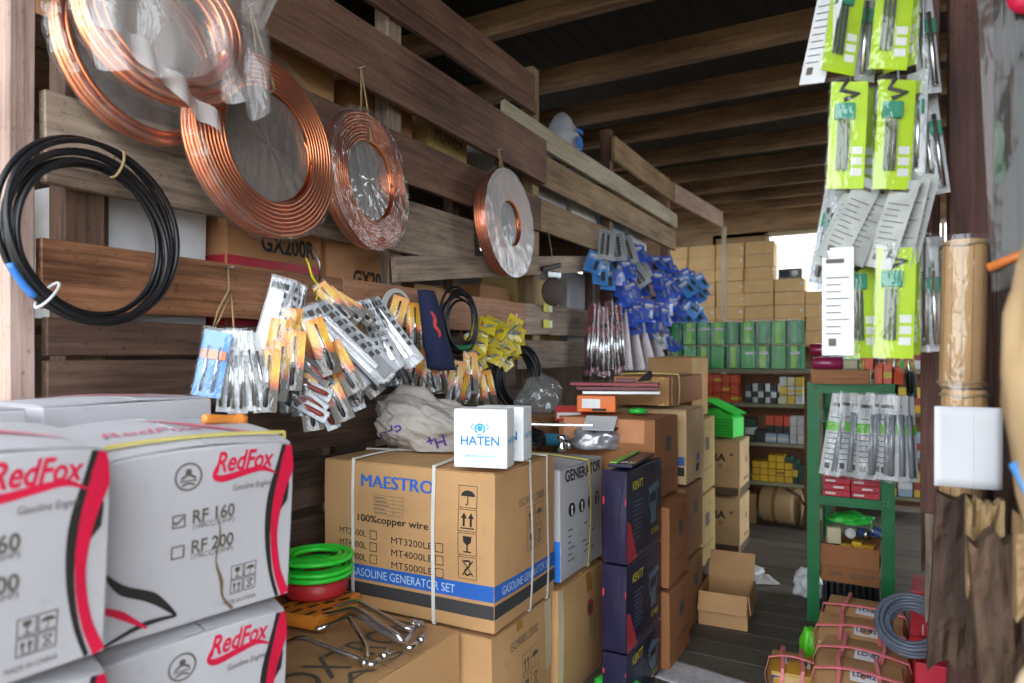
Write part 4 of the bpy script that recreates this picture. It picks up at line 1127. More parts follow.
def brown(label, size, loc, mat=C_DARK, rz=0, seed=1, marks=True, name='carton', **k):
    b = Carton(name, label, size, loc, R(rz), mat, seed=seed, **k)
    if marks:
        w, d, h = size
        p = Print().text('HANDLE WITH CARE', 0, h*.3, .03, width=d*.6).rect(-d*.1, h*.55, d*.12, h*.72)
        p.text('KG', d*.2, h*.82, .04)
        b.put(p, 'right', INK_SOFT)
    return b
brown('brown carton at the foot of the stack behind the dark tool boxes', (.50, .37, .378), (-1.14, 3.285, 0), C_RED, seed=91)
brown('brown carton second up behind the dark tool boxes', (.50, .37, .39), (-1.145, 3.285, .38), C_RED, 1, seed=92)
q = brown('brown carton third up, with an open salmon coloured front', (.50, .37, .40), (-1.21, 3.305, .772), C_RED, -1, seed=93)
q.panel('front', -.22, .27, .20, .385, plain('salmon_card', 'c98a62', .8), 'front_flap')
brown('brown carton at floor level behind the squares carton stack', (.46, .38, .39), (-1.16, 3.72, 0), C_DARK, seed=94)
brown('brown carton second from the floor under the squares carton', (.46, .38, .39), (-1.16, 3.72, .392), C_DARK, seed=95)
t = brown('tan carton marked with blue and black squares', (.46, .38, .405), (-1.155, 3.72, .785), C_PALE, seed=96, marks=False)
for f in ('front', 'right'):
    t.put(Print().rect(-.01 if f == 'right' else .17, .10, .06 if f == 'right' else .22, .145), f, plain('square_blue', '2f5d9a', .5), 'square')
    t.put(Print().rect(-.01 if f == 'right' else .17, .045, .06 if f == 'right' else .22, .09), f, INK, 'square')
rb = brown('brown taped carton lying on top of the stacks below the blue packs', (.31, .70, .17), (-1.16, 3.86, 1.194), C_RED, 0, seed=97, marks=False)
rb.panel('front', -.15, .0, .15, .165, plain('carton_end_light', 'b98a5c', .8), 'end_panel')
rb.put(Print().rect(.10, 0, .125, .165), 'front', STRAP_Y, 'tape')
rb.put(Print().rect(-.32, 0, -.30, .165), 'right', STRAP_Y, 'tape')
rb.strap('x', -.20, .02, STRAP_Y)
# yellowish stack
brown('yellowish tall carton at floor level past the brown stacks', (.44, .55, .52), (-1.335, 4.785, 0), C_YEL, seed=98)
brown('yellowish tall carton, upper of its stack past the brown stacks', (.44, .55, .52), (-1.335, 4.785, .522), C_YEL, 1, seed=99)
brown('tan carton standing on the yellowish stack below the green packs', (.30, .45, .42), (-1.30, 4.76, 1.044), C_BROWN, seed=100, marks=False).panel('right', -.2, .0, -.05, .40, C_YEL, 'tape')
# two cartons with dark lettering, a green pack on them
for z, lab, sd in ((0, 'tan carton at floor level under the one with the green pack', 101), (.425, 'tan carton carrying the bright green pack', 102)):
    b = Carton('carton', lab, (.42, .42, .42), (-1.18, 5.40, z), R(1), C_PALE, seed=sd)
    b.put(Print().text('BA', .06, .28, .08, bold=.03, width=.10).text('"', .15, .30, .07, bold=.02), 'front', INK)
    b.put(Print().text('20', .07, .22, .035, bold=.02), 'front', plain('print_brick', '9a4a35', .6))
    b.panel('front', -.2, .0, .2, .06, plain('base_band', '5d4a38', .7), 'base_band'); b.panel('right', -.2, .0, .2, .06, plain('base_band', '5d4a38', .7), 'base_band')
    b.put(Print().disc(.02, .25, .03).rect(-.08, .1, .1, .12), 'right', plain('print_brick', '9a4a35', .6))
gp = thing('green_pack', 'bright green folded pack on the carton stack by the shelf', 'pack', (-1.13, 5.36, .850), (0, 0, R(-12)))
bm = bmesh.new()
prof = [(-.15, 0), (.13, 0), (.13, .14), (.02, .21), (-.15, .20)]
v0 = [bm.verts.new((x, -.10, z)) for x, z in prof]; v1 = [bm.verts.new((x, .10, z)) for x, z in prof]
bm.faces.new(v0); bm.faces.new(v1[::-1])
for i in range(5): bm.faces.new((v0[i], v1[i], v1[(i+1) % 5], v0[(i+1) % 5]))
bmesh.ops.recalc_face_normals(bm, faces=bm.faces[:])
GPM = plain('green_sheet', '3fdc4e', .45)
link('bundle', bm_done(bm), gp, mat=GPM)
for k in range(6): link('sheet_edge', box_me((.29, .012, .005), c=(-.01, -.103, .02 + .022*k)), gp, mat=plain('green_sheet_dark', '22a838', .5))
link('top_flap', box_me((.26, .22, .006), c=(0, 0, 0)), gp, loc=(.03, -.005, .225), rot=(0, R(24), 0), mat=GPM)

# open carton on the floor, white bag, paper
oc = thing('open_carton', 'open shallow carton on the floor in the aisle', 'box', (-.795, 3.90, 0), (0, 0, R(3)))
ot = .005
for c, s, r in (((0, 0, .004), (.25, .30, .006), None), ((0, -.15, .09), (.25, ot, .18), None), ((0, .15, .09), (.25, ot, .18), None), ((-.125, 0, .09), (ot, .30, .18), None), ((.125, 0, .09), (ot, .30, .18), None)):
    link('panel', box_me(s), oc, loc=c, mat=C_BROWN)
link('flap', box_me((.25, .15, ot)), oc, loc=(0, .185, .245), rot=(R(62), 0, 0), mat=C_BROWN)
link('flap', box_me((.10, .29, ot)), oc, loc=(.136, 0, .132), rot=(0, R(84), 0), mat=C_BROWN)
link('flap', box_me((.25, .10, ot)), oc, loc=(0, -.170, .135), rot=(R(68), 0, 0), mat=C_BROWN)
wbg = link('plastic_bag', lump_me((.17, .13, .09), 3, .5, 4, flat=.1, fine=.16), loc=at(732, 574, Z=.05), rot=(0, 0, R(20)), mat=plain('white_plastic', 'd6d8da', .35))
tag(wbg, 'crumpled white plastic bag on the floor behind the open carton', 'bag')
def sheet(name, label, cat, px, py, w, d, rz, mat, z=.004, group=None):
    f = lambda u, v: Vector(((u-.5)*w, (v-.5)*d, .006*noise.noise(Vector((u*3+px, v*3, 1)))+.006))
    o = link(name, grid_me(f, 10, 8), loc=at(px, py, Z=z), rot=(0, 0, R(rz)), mat=mat); o.modifiers.new('thick', 'SOLIDIFY').thickness = .001
    return tag(o, label, cat, group)
sheet('paper_sheet', 'white paper sheet lying flat on the aisle floor', 'paper', 754, 580, .26, .20, 30, plain('paper_white', 'c9c6c4', .8))
sheet('newspaper', 'pale newspaper spread on the floor at the bottom edge', 'newspaper', 705, 682, .42, .24, -12, plain('newsprint', 'b9b4b6', .85, var=.2, scale=40))
gb_ = link('green_bag', lump_me((.13, .11, .06), 5, .4, 4, flat=.1, fine=.1), loc=at(607, 684, Z=.03) + Vector((.09, -.12, .02)), mat=plain('green_plastic', '38c94a', .35))
tag(gb_, 'bright green plastic bag on the floor by the dark tool boxes', 'bag')

# ------------------------------------------------------------------ clutter on top of the stacks
T1 = brown('brown carton against the wall behind the white generator box', (.50, .42, .57), (-1.83, 3.33, .572), C_DARK, seed=103)
brown('brown carton at floor level against the wall, behind the generator boxes', (.50, .42, .57), (-1.83, 3.33, 0), C_DARK, seed=104)
brown('brown carton against the wall beside the sack, holding loose goods', (.34, .50, 1.05), (-1.90, 2.80, 0), C_DARK, seed=105, marks=False)
zt = 1.178
o = Carton('orange_box', 'small orange box with a white label in the clutter', (.19, .13, .085), at(597, 412, Z=zt) + Vector((-.02, .05, 0)), R(18), plain('orange_card', 'e8722a', .5), seed=110, bulge=.001, flaps=False)
o.put(Print().rect(-.07, .02, .02, .065), 'front', WHITE_INK, 'label_patch'); o.put(Print().rect(-.02, .005, .05, .018), 'front', INK)
def flat_pack(name, label, px, py, Z, w, d, t, rz, mat, tilt=0, group=None, print_=None):
    r = thing(name, label, 'pack', (Z if isinstance(Z, Vector) else at(px, py, Z=Z)), (R(tilt), 0, R(rz)), group)
    link('card', box_me((w, d, t), .001, c=(0, 0, t/2)), r, mat=mat)
    link('sleeve', grid_me(lambda u, v: Vector(((u-.5)*w*1.06, (v-.5)*d*1.08, t + .004 + .008*math.sin(u*PI)*math.sin(v*PI) + .002*noise.noise(Vector((u*7, v*5, px))))), 8, 6), r, mat=CLEAR)
    if print_: print_.build('lettering', lambda u, v: Vector((u, v, t+.001)), WHITE_INK, r)
    return r
MAROON = plain('maroon_card', '6d1f2e', .4)
for k in range(3):
    flat_pack('wiper_pack', ['long red sleeve pack on top of the clutter pile', 'long dark red sleeve pack in the middle of the clutter pile', 'long silver sleeve pack at the bottom of the clutter pile'][k], 597+2*k, 390+4*k, Vector((-1.22+.02*k, 3.27-.01*k, 1.306-.020*k)), .44-.03*k, .085, .014, 12+6*k, [plain('sleeve_red', '8f1a2a', .4), MAROON, STEEL][k])
br = thing('brush_bundle', 'bundle of dark bristle brushes lying on the red sleeve packs', 'brush', Vector((-1.10, 3.28, 1.322)), (0, 0, R(20)))
link('ferrule', box_me((.10, .035, .02), .004, c=(-.06, 0, .012)), br, mat=MAROON)
for k in range(12):
    a = R(-35 + 6*k)
    link('bristle_tuft', tube_me([(0, 0, .01), (.04*math.cos(a), .03*math.sin(a*1.3), .012+.025*math.sin(a+.7)), (.07*math.cos(a), .045*math.sin(a*1.3), .014+.045*math.sin(a+.7))], [.004, .005, .006], 6), br, mat=plain('bristle_dark', '2c2622', .9))
flat_pack('label_pack', 'red topped label pack leaning in the clutter', 571, 414, 1.16, .16, .12, .008, 24, plain('label_red', 'c8302c', .5), tilt=32, print_=Print().rect(-.07, -.05, .05, .0))
flat_pack('label_pack', 'white card pack lying beside the orange box', 600, 424, 1.13, .15, .11, .008, 10, plain('white_card', 'd6d8da', .4), tilt=30)
fr_ = thing('flat_bar', 'long chrome bar lying across the goods behind the bulb boxes', 'bar', at(545, 425, Z=1.14), (0, 0, R(22)))
link('bar', box_me((.44, .018, .012), .004), fr_, mat=CHROME); link('arm', box_me((.30, .04, .01), .004, c=(-.06, .035, .0)), fr_, mat=RUBBER)
sb_ = thing('silver_bag', 'crumpled silver plastic bag of goods at the end of the white generator box', 'bag', at(600, 447, Z=1.014) + Vector((-.02, .0, 0)), (0, 0, R(20)))
link('bag', lump_me((.12, .07, .075), 6, .3, 4, flat=.05, fine=.12), sb_, loc=(0, 0, .03), mat=plain('silver_film', 'b4b6bb', .25, .5))
link('dark_goods', lump_me((.09, .045, .03), 8, .4, 3), sb_, loc=(.01, 0, .085), mat=plain('item_dark', '2a2d35', .4))
gt = link('tape_roll', lathe_me([(.022, 0), (.042, 0), (.045, .006), (.045, .018), (.042, .022), (.022, .022), (.022, 0)], 24, cap=False), loc=at(638, 413, Z=1.175), mat=plain('tape_green', '2bb840', .35))
tag(gt, 'small bright green tape roll on the salmon fronted carton', 'tape roll')
tr_ = link('cloth_roll', tube_me([(-.10, 0, .03), (-.05, .0, .033), (.06, .01, .03), (.10, .01, .028)], [.022, .03, .03, .02], 12), loc=at(548, 446, Z=1.012), rot=(0, 0, R(25)), mat=plain('teal_cloth', '2a7f9c', .7))
tag(tr_, 'teal roll lying behind the bulb boxes', 'roll')
yb = Carton('small_box', 'small yellow box behind the bulb boxes', (.07, .05, .06), at(529, 440, Z=1.03), R(10), plain('box_yellow', 'e0b92a', .5), seed=111, bulge=.001, flaps=False)
tp = thing('tap_fitting', 'chrome tap fitting standing on the white generator box', 'tap', at(560, 452, Z=1.012) + Vector((0, .02, 0)))
link('body', lathe_me([(.0, 0), (.02, 0), (.022, .02), (.014, .035), (.014, .05), (.024, .06), (.024, .075), (0, .08)], 18), tp, mat=CHROME)
link('spout', tube_me([(0, 0, .05), (.03, -.02, .055), (.05, -.03, .04), (.052, -.032, .02)], .009, 8), tp, mat=CHROME)
bgb = link('black_bag', lump_me((.10, .09, .06), 9, .35, 4, fine=.12), loc=Vector((-1.52, 2.86, 1.06)), mat=plain('black_plastic', '141416', .3))
tag(bgb, 'black plastic bag in the clutter between the bulb boxes and silver bag', 'bag')
cb_ = link('clear_bag', lump_me((.12, .10, .13), 12, .35, 4, fine=.14), loc=at(540, 400, X=-1.75), mat=film('clear_bag_film', 'e8ecec', haze=.12, gloss=.3, wrinkle=.9))
tag(cb_, 'clear plastic bag of oddments below the grey plank', 'bag')
ws = thing('wrapped_sheet', 'dark printed pack with green edge on the dark tool boxes', 'pack', (-.98, 2.85, .999), (0, 0, R(4)))
link('sheet', box_me((.10, .40, .012), .002, c=(0, 0, .006)), ws, mat=DK); link('edge_strip', box_me((.03, .38, .008), .002, c=(-.03, 0, .017)), ws, mat=plain('strip_green', '7fae4a', .4))
ltx = Print().text('BE', .02, -.14, .06, bold=.01); ltx.build('lettering', lambda u, v: Vector((u, v, .0135)), WHITE_INK, ws)

# ------------------------------------------------------------------ goods shelf at the end of the aisle
W_SHELF = wood('timber_shelf', '3a2418', '6b4630', '8a6145')
W_SHEDGE = wood('timber_shelf_edge', '5d5a4a', '86826c', 'a39d83')
def goods_shelf(label, x0, x1, y, depth, levels, name='goods_shelf'):
    r = thing(name, label, 'shelf', ((x0+x1)/2, y, 0)); w = x1-x0
    for z in levels: link('shelf_board', box_me((w, depth, .03), .003, c=(0, depth/2, z-.015)), r, mat=W_SHEDGE)
    for sx in (-1, 1):
        for yy in (.02, depth-.02): link('upright', box_me((.05, .045, levels[0]-.03), .003, c=(sx*(w/2-.025), yy, (levels[0]-.03)/2)), r, mat=W_SHELF)
    link('back_panel', box_me((w-.06, .012, levels[0]-.1), c=(0, depth-.012, levels[0]/2)), r, mat=W_SHELF)
    for sx in (-1, 1): link('brace', tube_me([(sx*(w/2-.03), .0, .18), (sx*(w/2-.09), .0, .28), (sx*(w/2-.2), .0, .335)], .012, 6), r, mat=W_SHELF)
    return r
LV = [1.342, 1.046, .712, .375]
goods_shelf('brown timber goods shelf at the end of the aisle under green packs', -1.80, -.585, 6.20, .42, LV)
def goods(name, label, cat, x, y, z, s, mat, group, band=None, rz=0):
    o = thing(name, label, cat, (x, y, z), (0, 0, R(rz)), group)
    link('carton', box_me(s, .003, c=(0, 0, s[2]/2)), o, mat=mat)
    if band: link('band', box_me((s[0]*1.01, s[1]*1.01, s[2]*.3), c=(0, 0, s[2]*.45)), o, mat=band)
    return o
gr = random.Random(5)
ORG = plain('pack_orange_red', 'd8502a', .5); YLW = plain('pack_yellow', 'e0c23a', .5); CRM = plain('pack_cream', 'd9cfa8', .5); GRN = plain('pack_dark_green', '234a3c', .5)
SLV = plain('pack_silver', 'a9adb0', .3, .5); WHT = plain('pack_white', 'd5d7d6', .5); BLK = plain('pack_black', '26262a', .5); PBL = plain('pack_pale_blue', '9fb8cc', .5); BRD = plain('pack_brick', '9a3f2f', .5)
for i in range(4):
    for j in range(3):
        goods('small_carton', 'orange red carton, %s column and %s from the bottom, on the upper shelf' % (ORD[i], ORD[j]), 'carton', -1.42+i*.072, 6.28, LV[1]+.003+j*.082, (.066, .14, .078), ORG, 'orange red cartons on the upper shelf', YLW if (i+j) % 3 == 0 else None)
for i in range(6):
    goods('spray_can', '%s can from the left in the middle of the upper shelf' % ORD[i], 'can', -1.09+i*.052, 6.27+.03*(i % 2), LV[1]+.002, (.044, .05, .17), SLV if i % 2 else BLK, 'cans on the upper shelf', BLK if i % 2 else SLV)
for i in range(3):
    for j in range(3):
        goods('small_carton', 'cream or yellow carton, %s column and %s up, at the upper shelf right' % (ORD[i], ORD[j]), 'carton', -.80+i*.062, 6.28, LV[1]+.003+j*.078, (.057, .13, .074), (CRM, YLW, WHT)[(i+j) % 3], 'cream cartons on the upper shelf', YLW if j == 1 else None)
for i in range(7):
    goods('small_carton', '%s dark carton from the left on the second shelf' % ORD[i], 'carton', -1.5+i*.085, 6.30, LV[2]+.003, (.078, .16, .10+.05*(i % 3)), (BLK, BRD, GRN)[i % 3], 'dark cartons on the second shelf', WHT if i % 2 else None)
for i in range(3):
    goods('small_carton', '%s orange carton from the left at the back of the second shelf' % ORD[i], 'carton', -.93+i*.075, 6.42, LV[2]+.003, (.068, .12, .22), ORG, 'orange cartons on the second shelf', BLK)
for i in range(2):
    goods('small_carton', '%s pale blue carton on the second shelf' % ('left', 'right')[i], 'carton', -.90+i*.10, 6.27, LV[2]+.003, (.09, .12, .075), PBL, 'pale blue cartons on the second shelf', WHT)
for i in range(2):
    for j in range(3):
        goods('paper_roll', 'white roll, %s column and %s up, at the right of the second shelf' % (ORD[i], ORD[j]), 'roll', -.72+i*.058, 6.27, LV[2]+.003+j*.078, (.052, .10, .075), WHT, 'white rolls on the second shelf')
for i in range(5):
    for j in range(4):
        if j == 3 and (i < 2 or i == 4): continue
        goods('small_carton', 'bright yellow carton, %s column and %s up, on the third shelf' % (ORD[i], ORD[j]), 'carton', -1.02+i*.066, 6.28, LV[3]+.003+j*.058, (.062, .15, .054), plain('pack_bright_yellow', 'e6b81e', .5), 'yellow cartons on the third shelf', BRD if (i*j) % 4 == 3 else None)
for i in range(3):
    goods('small_carton', '%s dark green carton from the left on the third shelf' % ORD[i], 'carton', -.765+i*.055, 6.30, LV[3]+.003, (.05, .15, .22-.03*i), GRN, 'dark green cartons on the third shelf', YLW if i == 1 else None)
dr = thing('paper_drum', 'tan paper drum lying under the goods shelf', 'drum', (-.83, 6.33, .168))
link('drum', lathe_me([(0, -.14), (.158, -.14), (.164, -.13), (.164, .13), (.158, .14), (0, .14)], 32), dr, rot=(0, R(90), R(-12)), mat=C_PALE)
link('band', lathe_me([(.165, -.03), (.1665, -.03), (.1665, .0), (.165, .0)], 32, cap=False), dr, rot=(0, R(90), R(-12)), mat=C_DARK)
goods('small_carton', 'tan square carton on the floor beside the paper drum', 'carton', -1.12, 6.28, .002, (.18, .18, .26), C_BROWN, 'loose floor cartons', None, 8)
goods('small_carton', 'brown upright carton on the floor right of the goods shelf', 'carton', -.52, 6.30, .002, (.09, .25, .33), C_RED, 'loose floor cartons', CLEARTAPE)
# green striped packs on top
G1 = plain('pack_green', '2fae4c', .4); G2 = plain('pack_deep_green', '127a4c', .4); G3 = plain('pack_lime', '8fd63a', .4)
for j in range(2):
    for i in range(9):
        o = thing('green_goods_pack', '%s green striped pack from the left in the %s row on the goods shelf' % (ORD[i], ('lower', 'upper')[j]), 'pack', (-1.74+i*.128, 6.36, LV[0]+.003+j*.215), (0, 0, R(gr.uniform(-3, 3))), 'green striped packs %s row' % ('lower', 'upper')[j])
        link('pack', box_me((.118, .20, .205), .008, c=(0, 0, .103)), o, mat=G1 if i % 2 else G2)
        link('stripe', box_me((.05, .204, .19), .004, c=(0, -.002, .103)), o, mat=G3 if i % 2 == j else G1)
        if gr.random() < .25: link('glossy_tab', box_me((.07, .01, .02), .002, c=(.01, -.106, .14)), o, mat=WHT)
wrp = link('pack_wrap', grid_me(lambda u, v: Vector((-1.82+1.16*u, 6.235 - .008*noise.noise(Vector((u*12, v*5, 3))), LV[0]+.005+.435*v)), 30, 8), mat=film('pack_wrap_film', haze=.01, gloss=.10, wrinkle=.8))
tag(wrp, 'clear wrap stretched over the front of the green striped packs', 'wrap')

# second goods shelf, farther and to the right
LV2 = [1.34, .95, .55, .2]
goods_shelf('timber goods shelf behind the green metal rack', -.50, .45, 7.0, .42, LV2)
cols = [ORG, YLW, WHT, CRM, BRD, PBL, G1]
for i in range(7):
    for j in range(8 if i < 5 else 6):
        goods('goods_packet', 'small packet, %s column and %s up, piled on the farther goods shelf' % (ORD[i], ORD[j]), 'packet', -.45+i*.128, 7.12, LV2[0]+.003+j*.082, (.115, .17, .076), cols[(i*3+j*2+gr.randrange(2)) % 7], 'packets piled on the farther shelf', cols[(i+j) % 7] if gr.random() < .5 else None, gr.uniform(-5, 5))
for L in (1, 2, 3):
    for i in range(6):
        goods('goods_packet', '%s packet from the left on the %s level of the farther goods shelf' % (ORD[i], ORD[L]), 'packet', -.385+i*.125, 7.12, LV2[L]+.003, (.11, .16, .22), (plain('pack_bright_yellow', 'e6b81e', .5), PBL, YLW)[(i+L) % 3], 'packets on the lower levels of the farther shelf', BRD if i % 2 else WHT)
dbag = link('dark_bag', lump_me((.20, .16, .12), 14, .3, 4), loc=(-.33, 7.1, 2.08), mat=plain('dark_grey_bag', '3c4044', .6))
tag(dbag, 'dark grey bag on top of the bright packets near the window', 'bag')

# ------------------------------------------------------------------ cartons stacked against the back wall
plat = thing('storage_platform', 'timber platform carrying the cartons along the back wall', 'platform', (0, 10.02, 0))
for k in range(5): board('deck_board', (-3.3, -.45+k*.2, 1.60), (.6, -.45+k*.2, 1.60), .03, .19, W_TAN, plat, 500+k)
for x in (-3.2, -2.4, -1.4, -.4, .5):
    board('post', (x, -.4, 0), (x, -.4, 1.584), .08, .08, W_TAN, plat, 520+x, upv=Vector((0, 1, 0)))
C_BACK = card('cardboard_back', 'dcb57e', .8, .08)
bx = -3.1
hts = (8, 8, 8, 8, 8, 5, 4, 4, 4)
for c in range(1, 9):
    for j in range(hts[c]):
        o = thing('carton', ('tan carton, %s up in the %s tall column along the back wall' % (ORD[j], ORD[c-1])) if c < 5 else ('tan carton, %s up in the %s low column below the window' % (ORD[j], ORD[c-5])), 'carton', (bx + c*.385 + gr.uniform(-.006, .006), 9.92+gr.uniform(-.02, .02), 1.617+j*.176), (0, 0, R(gr.uniform(-1.5, 1.5))), 'cartons against the back wall ' + ('left' if c < 5 else 'below the window'))
        link('body', box_me((.372, .40, .172), .006, c=(0, 0, .087)), o, mat=C_BACK)
        link('tape', box_me((.05, .402, .03), .0, c=(.0, -.001, .155)), o, mat=CLEARTAPE)
        if gr.random() < .4: link('label_patch', box_me((.04, .003, .03), c=(.15, -.2015, .1)), o, mat=WHT)
rdo = thing('radio', 'grey radio on the low cartons below the bright window', 'radio', (bx+5*.385, 9.84, 1.617+5*.176), (0, 0, 0))
link('case', box_me((.30, .14, .14), .01, c=(0, 0, .07)), rdo, mat=plain('radio_grey', '6d6f72', .5)); link('dial', lathe_me([(0, 0), (.04, 0), (.04, .02), (0, .02)], 20), rdo, loc=(.06, -.07, .07), rot=(R(90), 0, 0), mat=WHT); link('grille', box_me((.12, .008, .09), c=(-.07, -.072, .07)), rdo, mat=BLK)

# ------------------------------------------------------------------ goods behind the plank screen
wbx = Carton('storage_box', 'shiny white box behind the plank wall near the black hose', (.30, .46, .47), at(120, 250, X=-2.32) + Vector((-.14, .10, 0)), R(0), plain('shiny_white_panel', 'f0f1f4', .18, var=.08), seed=120, flaps=False); wbx.root.location.z = 1.573
for k, (y, lab) in enumerate(((2.02, 'tan carton with a red base band behind the plank wall, left one'), (2.56, 'tan carton lettered in black behind the plank wall, right one'))):
    b = Carton('storage_box', lab, (.40, .50, .44-.01*k), (-2.44, y, 1.573), 0, card('cardboard_engine_tan', 'b5835a'), seed=121+k)
    b.put(Print().text('GX200R', .06, .345-.09*k, .10, bold=.035, width=.30), 'right', INK)
    if k == 0: b.panel('right', -.249, .0, .249, .275, plain('carton_red', 'b5263a', .5), 'red_band'); b.panel('front', -.19, .0, .19, .275, plain('carton_red', 'b5263a', .5), 'red_band')
items = [(3.35, 2.513, (.35, .40, .36), C_YEL, 'POWER', 'yellowish lettered carton high behind the plank wall'), (2.75, 2.513, (.35, .5, .30), C_DARK, None, 'brown carton high behind the large copper coil'),
         (2.15, 2.513, (.35, .5, .42), C_BROWN, None, 'tan carton high behind the copper coils'), (4.1, 2.513, (.35, .42, .52), C_WHITE, 'CB', 'white carton high behind the pale plank end'),
         (4.75, 2.513, (.35, .55, .46), C_WHITE, None, 'white carton high behind the pale plank middle'), (5.4, 2.513, (.35, .55, .50), WHT, None, 'white package high behind the pale plank'), (6.1, 2.513, (.35, .6, .48), PBL, None, 'pale blue package high behind the pale plank'),
         (6.8, 2.513, (.35, .6, .46), C_WHITE, None, 'white carton high at the far end behind the pale plank'), (3.9, 1.573, (.35, .4, .36), C_DARK, None, 'brown carton behind the slanting brace'), (4.6, 1.573, (.30, .7, .48), C_YEL, None, 'cream carton behind the dark hanging pad'),
         (5.4, 1.573, (.30, .6, .60), C_WHITE, None, 'white carton behind the pale grey packs'), (3.3, 1.573, (.30, .5, .30), C_BROWN, None, 'tan carton behind the third copper coil'), (1.5, 2.513, (.35, .5, .3), C_DARK, None, 'brown carton high behind the bagged copper coils')]
for k, (y, z, s, m, tx, lab) in enumerate(items):
    b = Carton('storage_box', lab, (s[0], s[1], s[2]), (-2.46, y, z), 0, m, seed=130+k, bulge=.002)
    if tx: b.put(Print().text(tx, 0, s[2]*.62, .13, bold=.004, shear=.2, width=s[1]*.75), 'right', INK_SOFT)
sbg = link('detergent_bag', lump_me((.13, .16, .24), 17, .12, 4), loc=(-2.30, 4.98, 3.14), mat=plain('bag_white_blue', 'cfd6de', .5)); tag(sbg, 'white plastic bag with blue print standing above the pale plank', 'bag')
Print().disc(0, .0, .06, 8).rect(-.05, .08, .06, .11).build('blue_print', lambda u, v: Vector((.155, u, v)), plain('print_bright_blue', '2f7fe0', .5), sbg)
ylw = [('yellow striped carton left of the pinkish post', YLW, .3), ('cream carton left of the pinkish post', CRM, .45), ('tan carton low left of the pinkish post', C_BROWN, .5)]
zz = .9
for k, (lab, m, hh) in enumerate(ylw):
    Carton('storage_box', lab, (.3, .5, hh), (-2.62, .78, zz), 0, m, seed=150+k, bulge=.002); zz += hh + .002
Carton('storage_box', 'brown carton at floor level left of the pinkish post', (.32, .52, .898), (-2.62, .78, 0), 0, C_DARK, seed=155)

# ------------------------------------------------------------------ green metal rack on the right
GMET = plain('rack_green', '15733f', .45, .1, var=.15)
rk = thing('metal_rack', 'green painted metal rack on the right of the aisle', 'rack', (-.19, 4.08, 0))
RW, RD = .42, 1.0
for sx in (-1, 1):
    for yy in (0, RD):
        bm = bmesh.new(); add_box(bm, (sx*(RW/2-.030), yy, .655), (.062, .005, 1.31)); add_box(bm, (sx*(RW/2-.002), yy + (.028 if yy == 0 else -.028), .655), (.005, .06, 1.31))
        p_ = link('upright', bm_done(bm), rk, mat=GMET)
for z in (1.30, 1.10, .69):
    bm = bmesh.new(); add_box(bm, (0, RD/2, z), (RW-.01, RD, .008)); add_box(bm, (0, -.003, z-.02), (RW-.12 if z > 1.2 or z < 1 else .10, .006, .05)); 
    link('shelf_board', bm_done(bm), rk, mat=GMET)
for x in (-.18, -.16, .16, .18):
    for z in (.67, .69, 1.28): link('bolt', lathe_me([(0, 0), (.005, 0), (.004, .003), (0, .003)], 8), rk, loc=(x, -.004, z), rot=(R(90), 0, 0), mat=STEEL)
wbz = thing('wood_block', 'short varnished wood block on top of the green rack', 'block', (-.235, 4.06, 1.305))
link('block', box_me((.28, .07, .075), .003, c=(0, 0, .0375)), wbz, mat=wood('timber_block', '8a5a3a', 'b07a52', 'c89468'))
for k, (dx, z, m) in enumerate(((-.05, 1.382, 'a02a5a'), (-.065, 1.455, '8c1f3e'))):
    o = thing('wrapped_roll', ('lower pink wrapped roll on the wood block', 'upper maroon wrapped roll on the wood block')[k], 'roll', (-.25+dx, 4.10, z+.034))
    link('roll', lathe_me([(0, -.075), (.03, -.075), (.034, -.07), (.034, .07), (.03, .075), (0, .075)], 20), o, rot=(0, R(90), 0), mat=plain('roll_wrap_%d' % k, m, .3, coat=.5))
    link('end_label', lathe_me([(0, 0), (.024, 0), (.024, .002), (0, .002)], 16), o, loc=(.075, 0, 0), rot=(0, R(90), 0), mat=PBL)
rr = random.Random(9)
for k in range(8):
    goods('orange_pack', '%s small orange pack from the left in the %s row on the green rack' % (ORD[k % 4], ('front', 'back')[k//4]), 'pack', -.10+(k % 4)*.045, 4.14+.06*(k//4), 1.382 if k % 4 == 0 else 1.306, (.04, .05, .07+.02*(k % 3)), plain('pack_vivid_orange', 'e85a2a', .4), 'orange packs on the green rack', YLW if k == 2 else None, rr.uniform(-10, 10))
for k in range(5):
    place(P_ROD, '%s dark screwdriver pack from the left behind the orange packs' % ORD[k], 'upright packs on the green rack', Vector((-.12+.05*k, 4.30, 1.56)), roll=rr.uniform(-8, 8), yaw=rr.uniform(-20, 20), s=1.0)
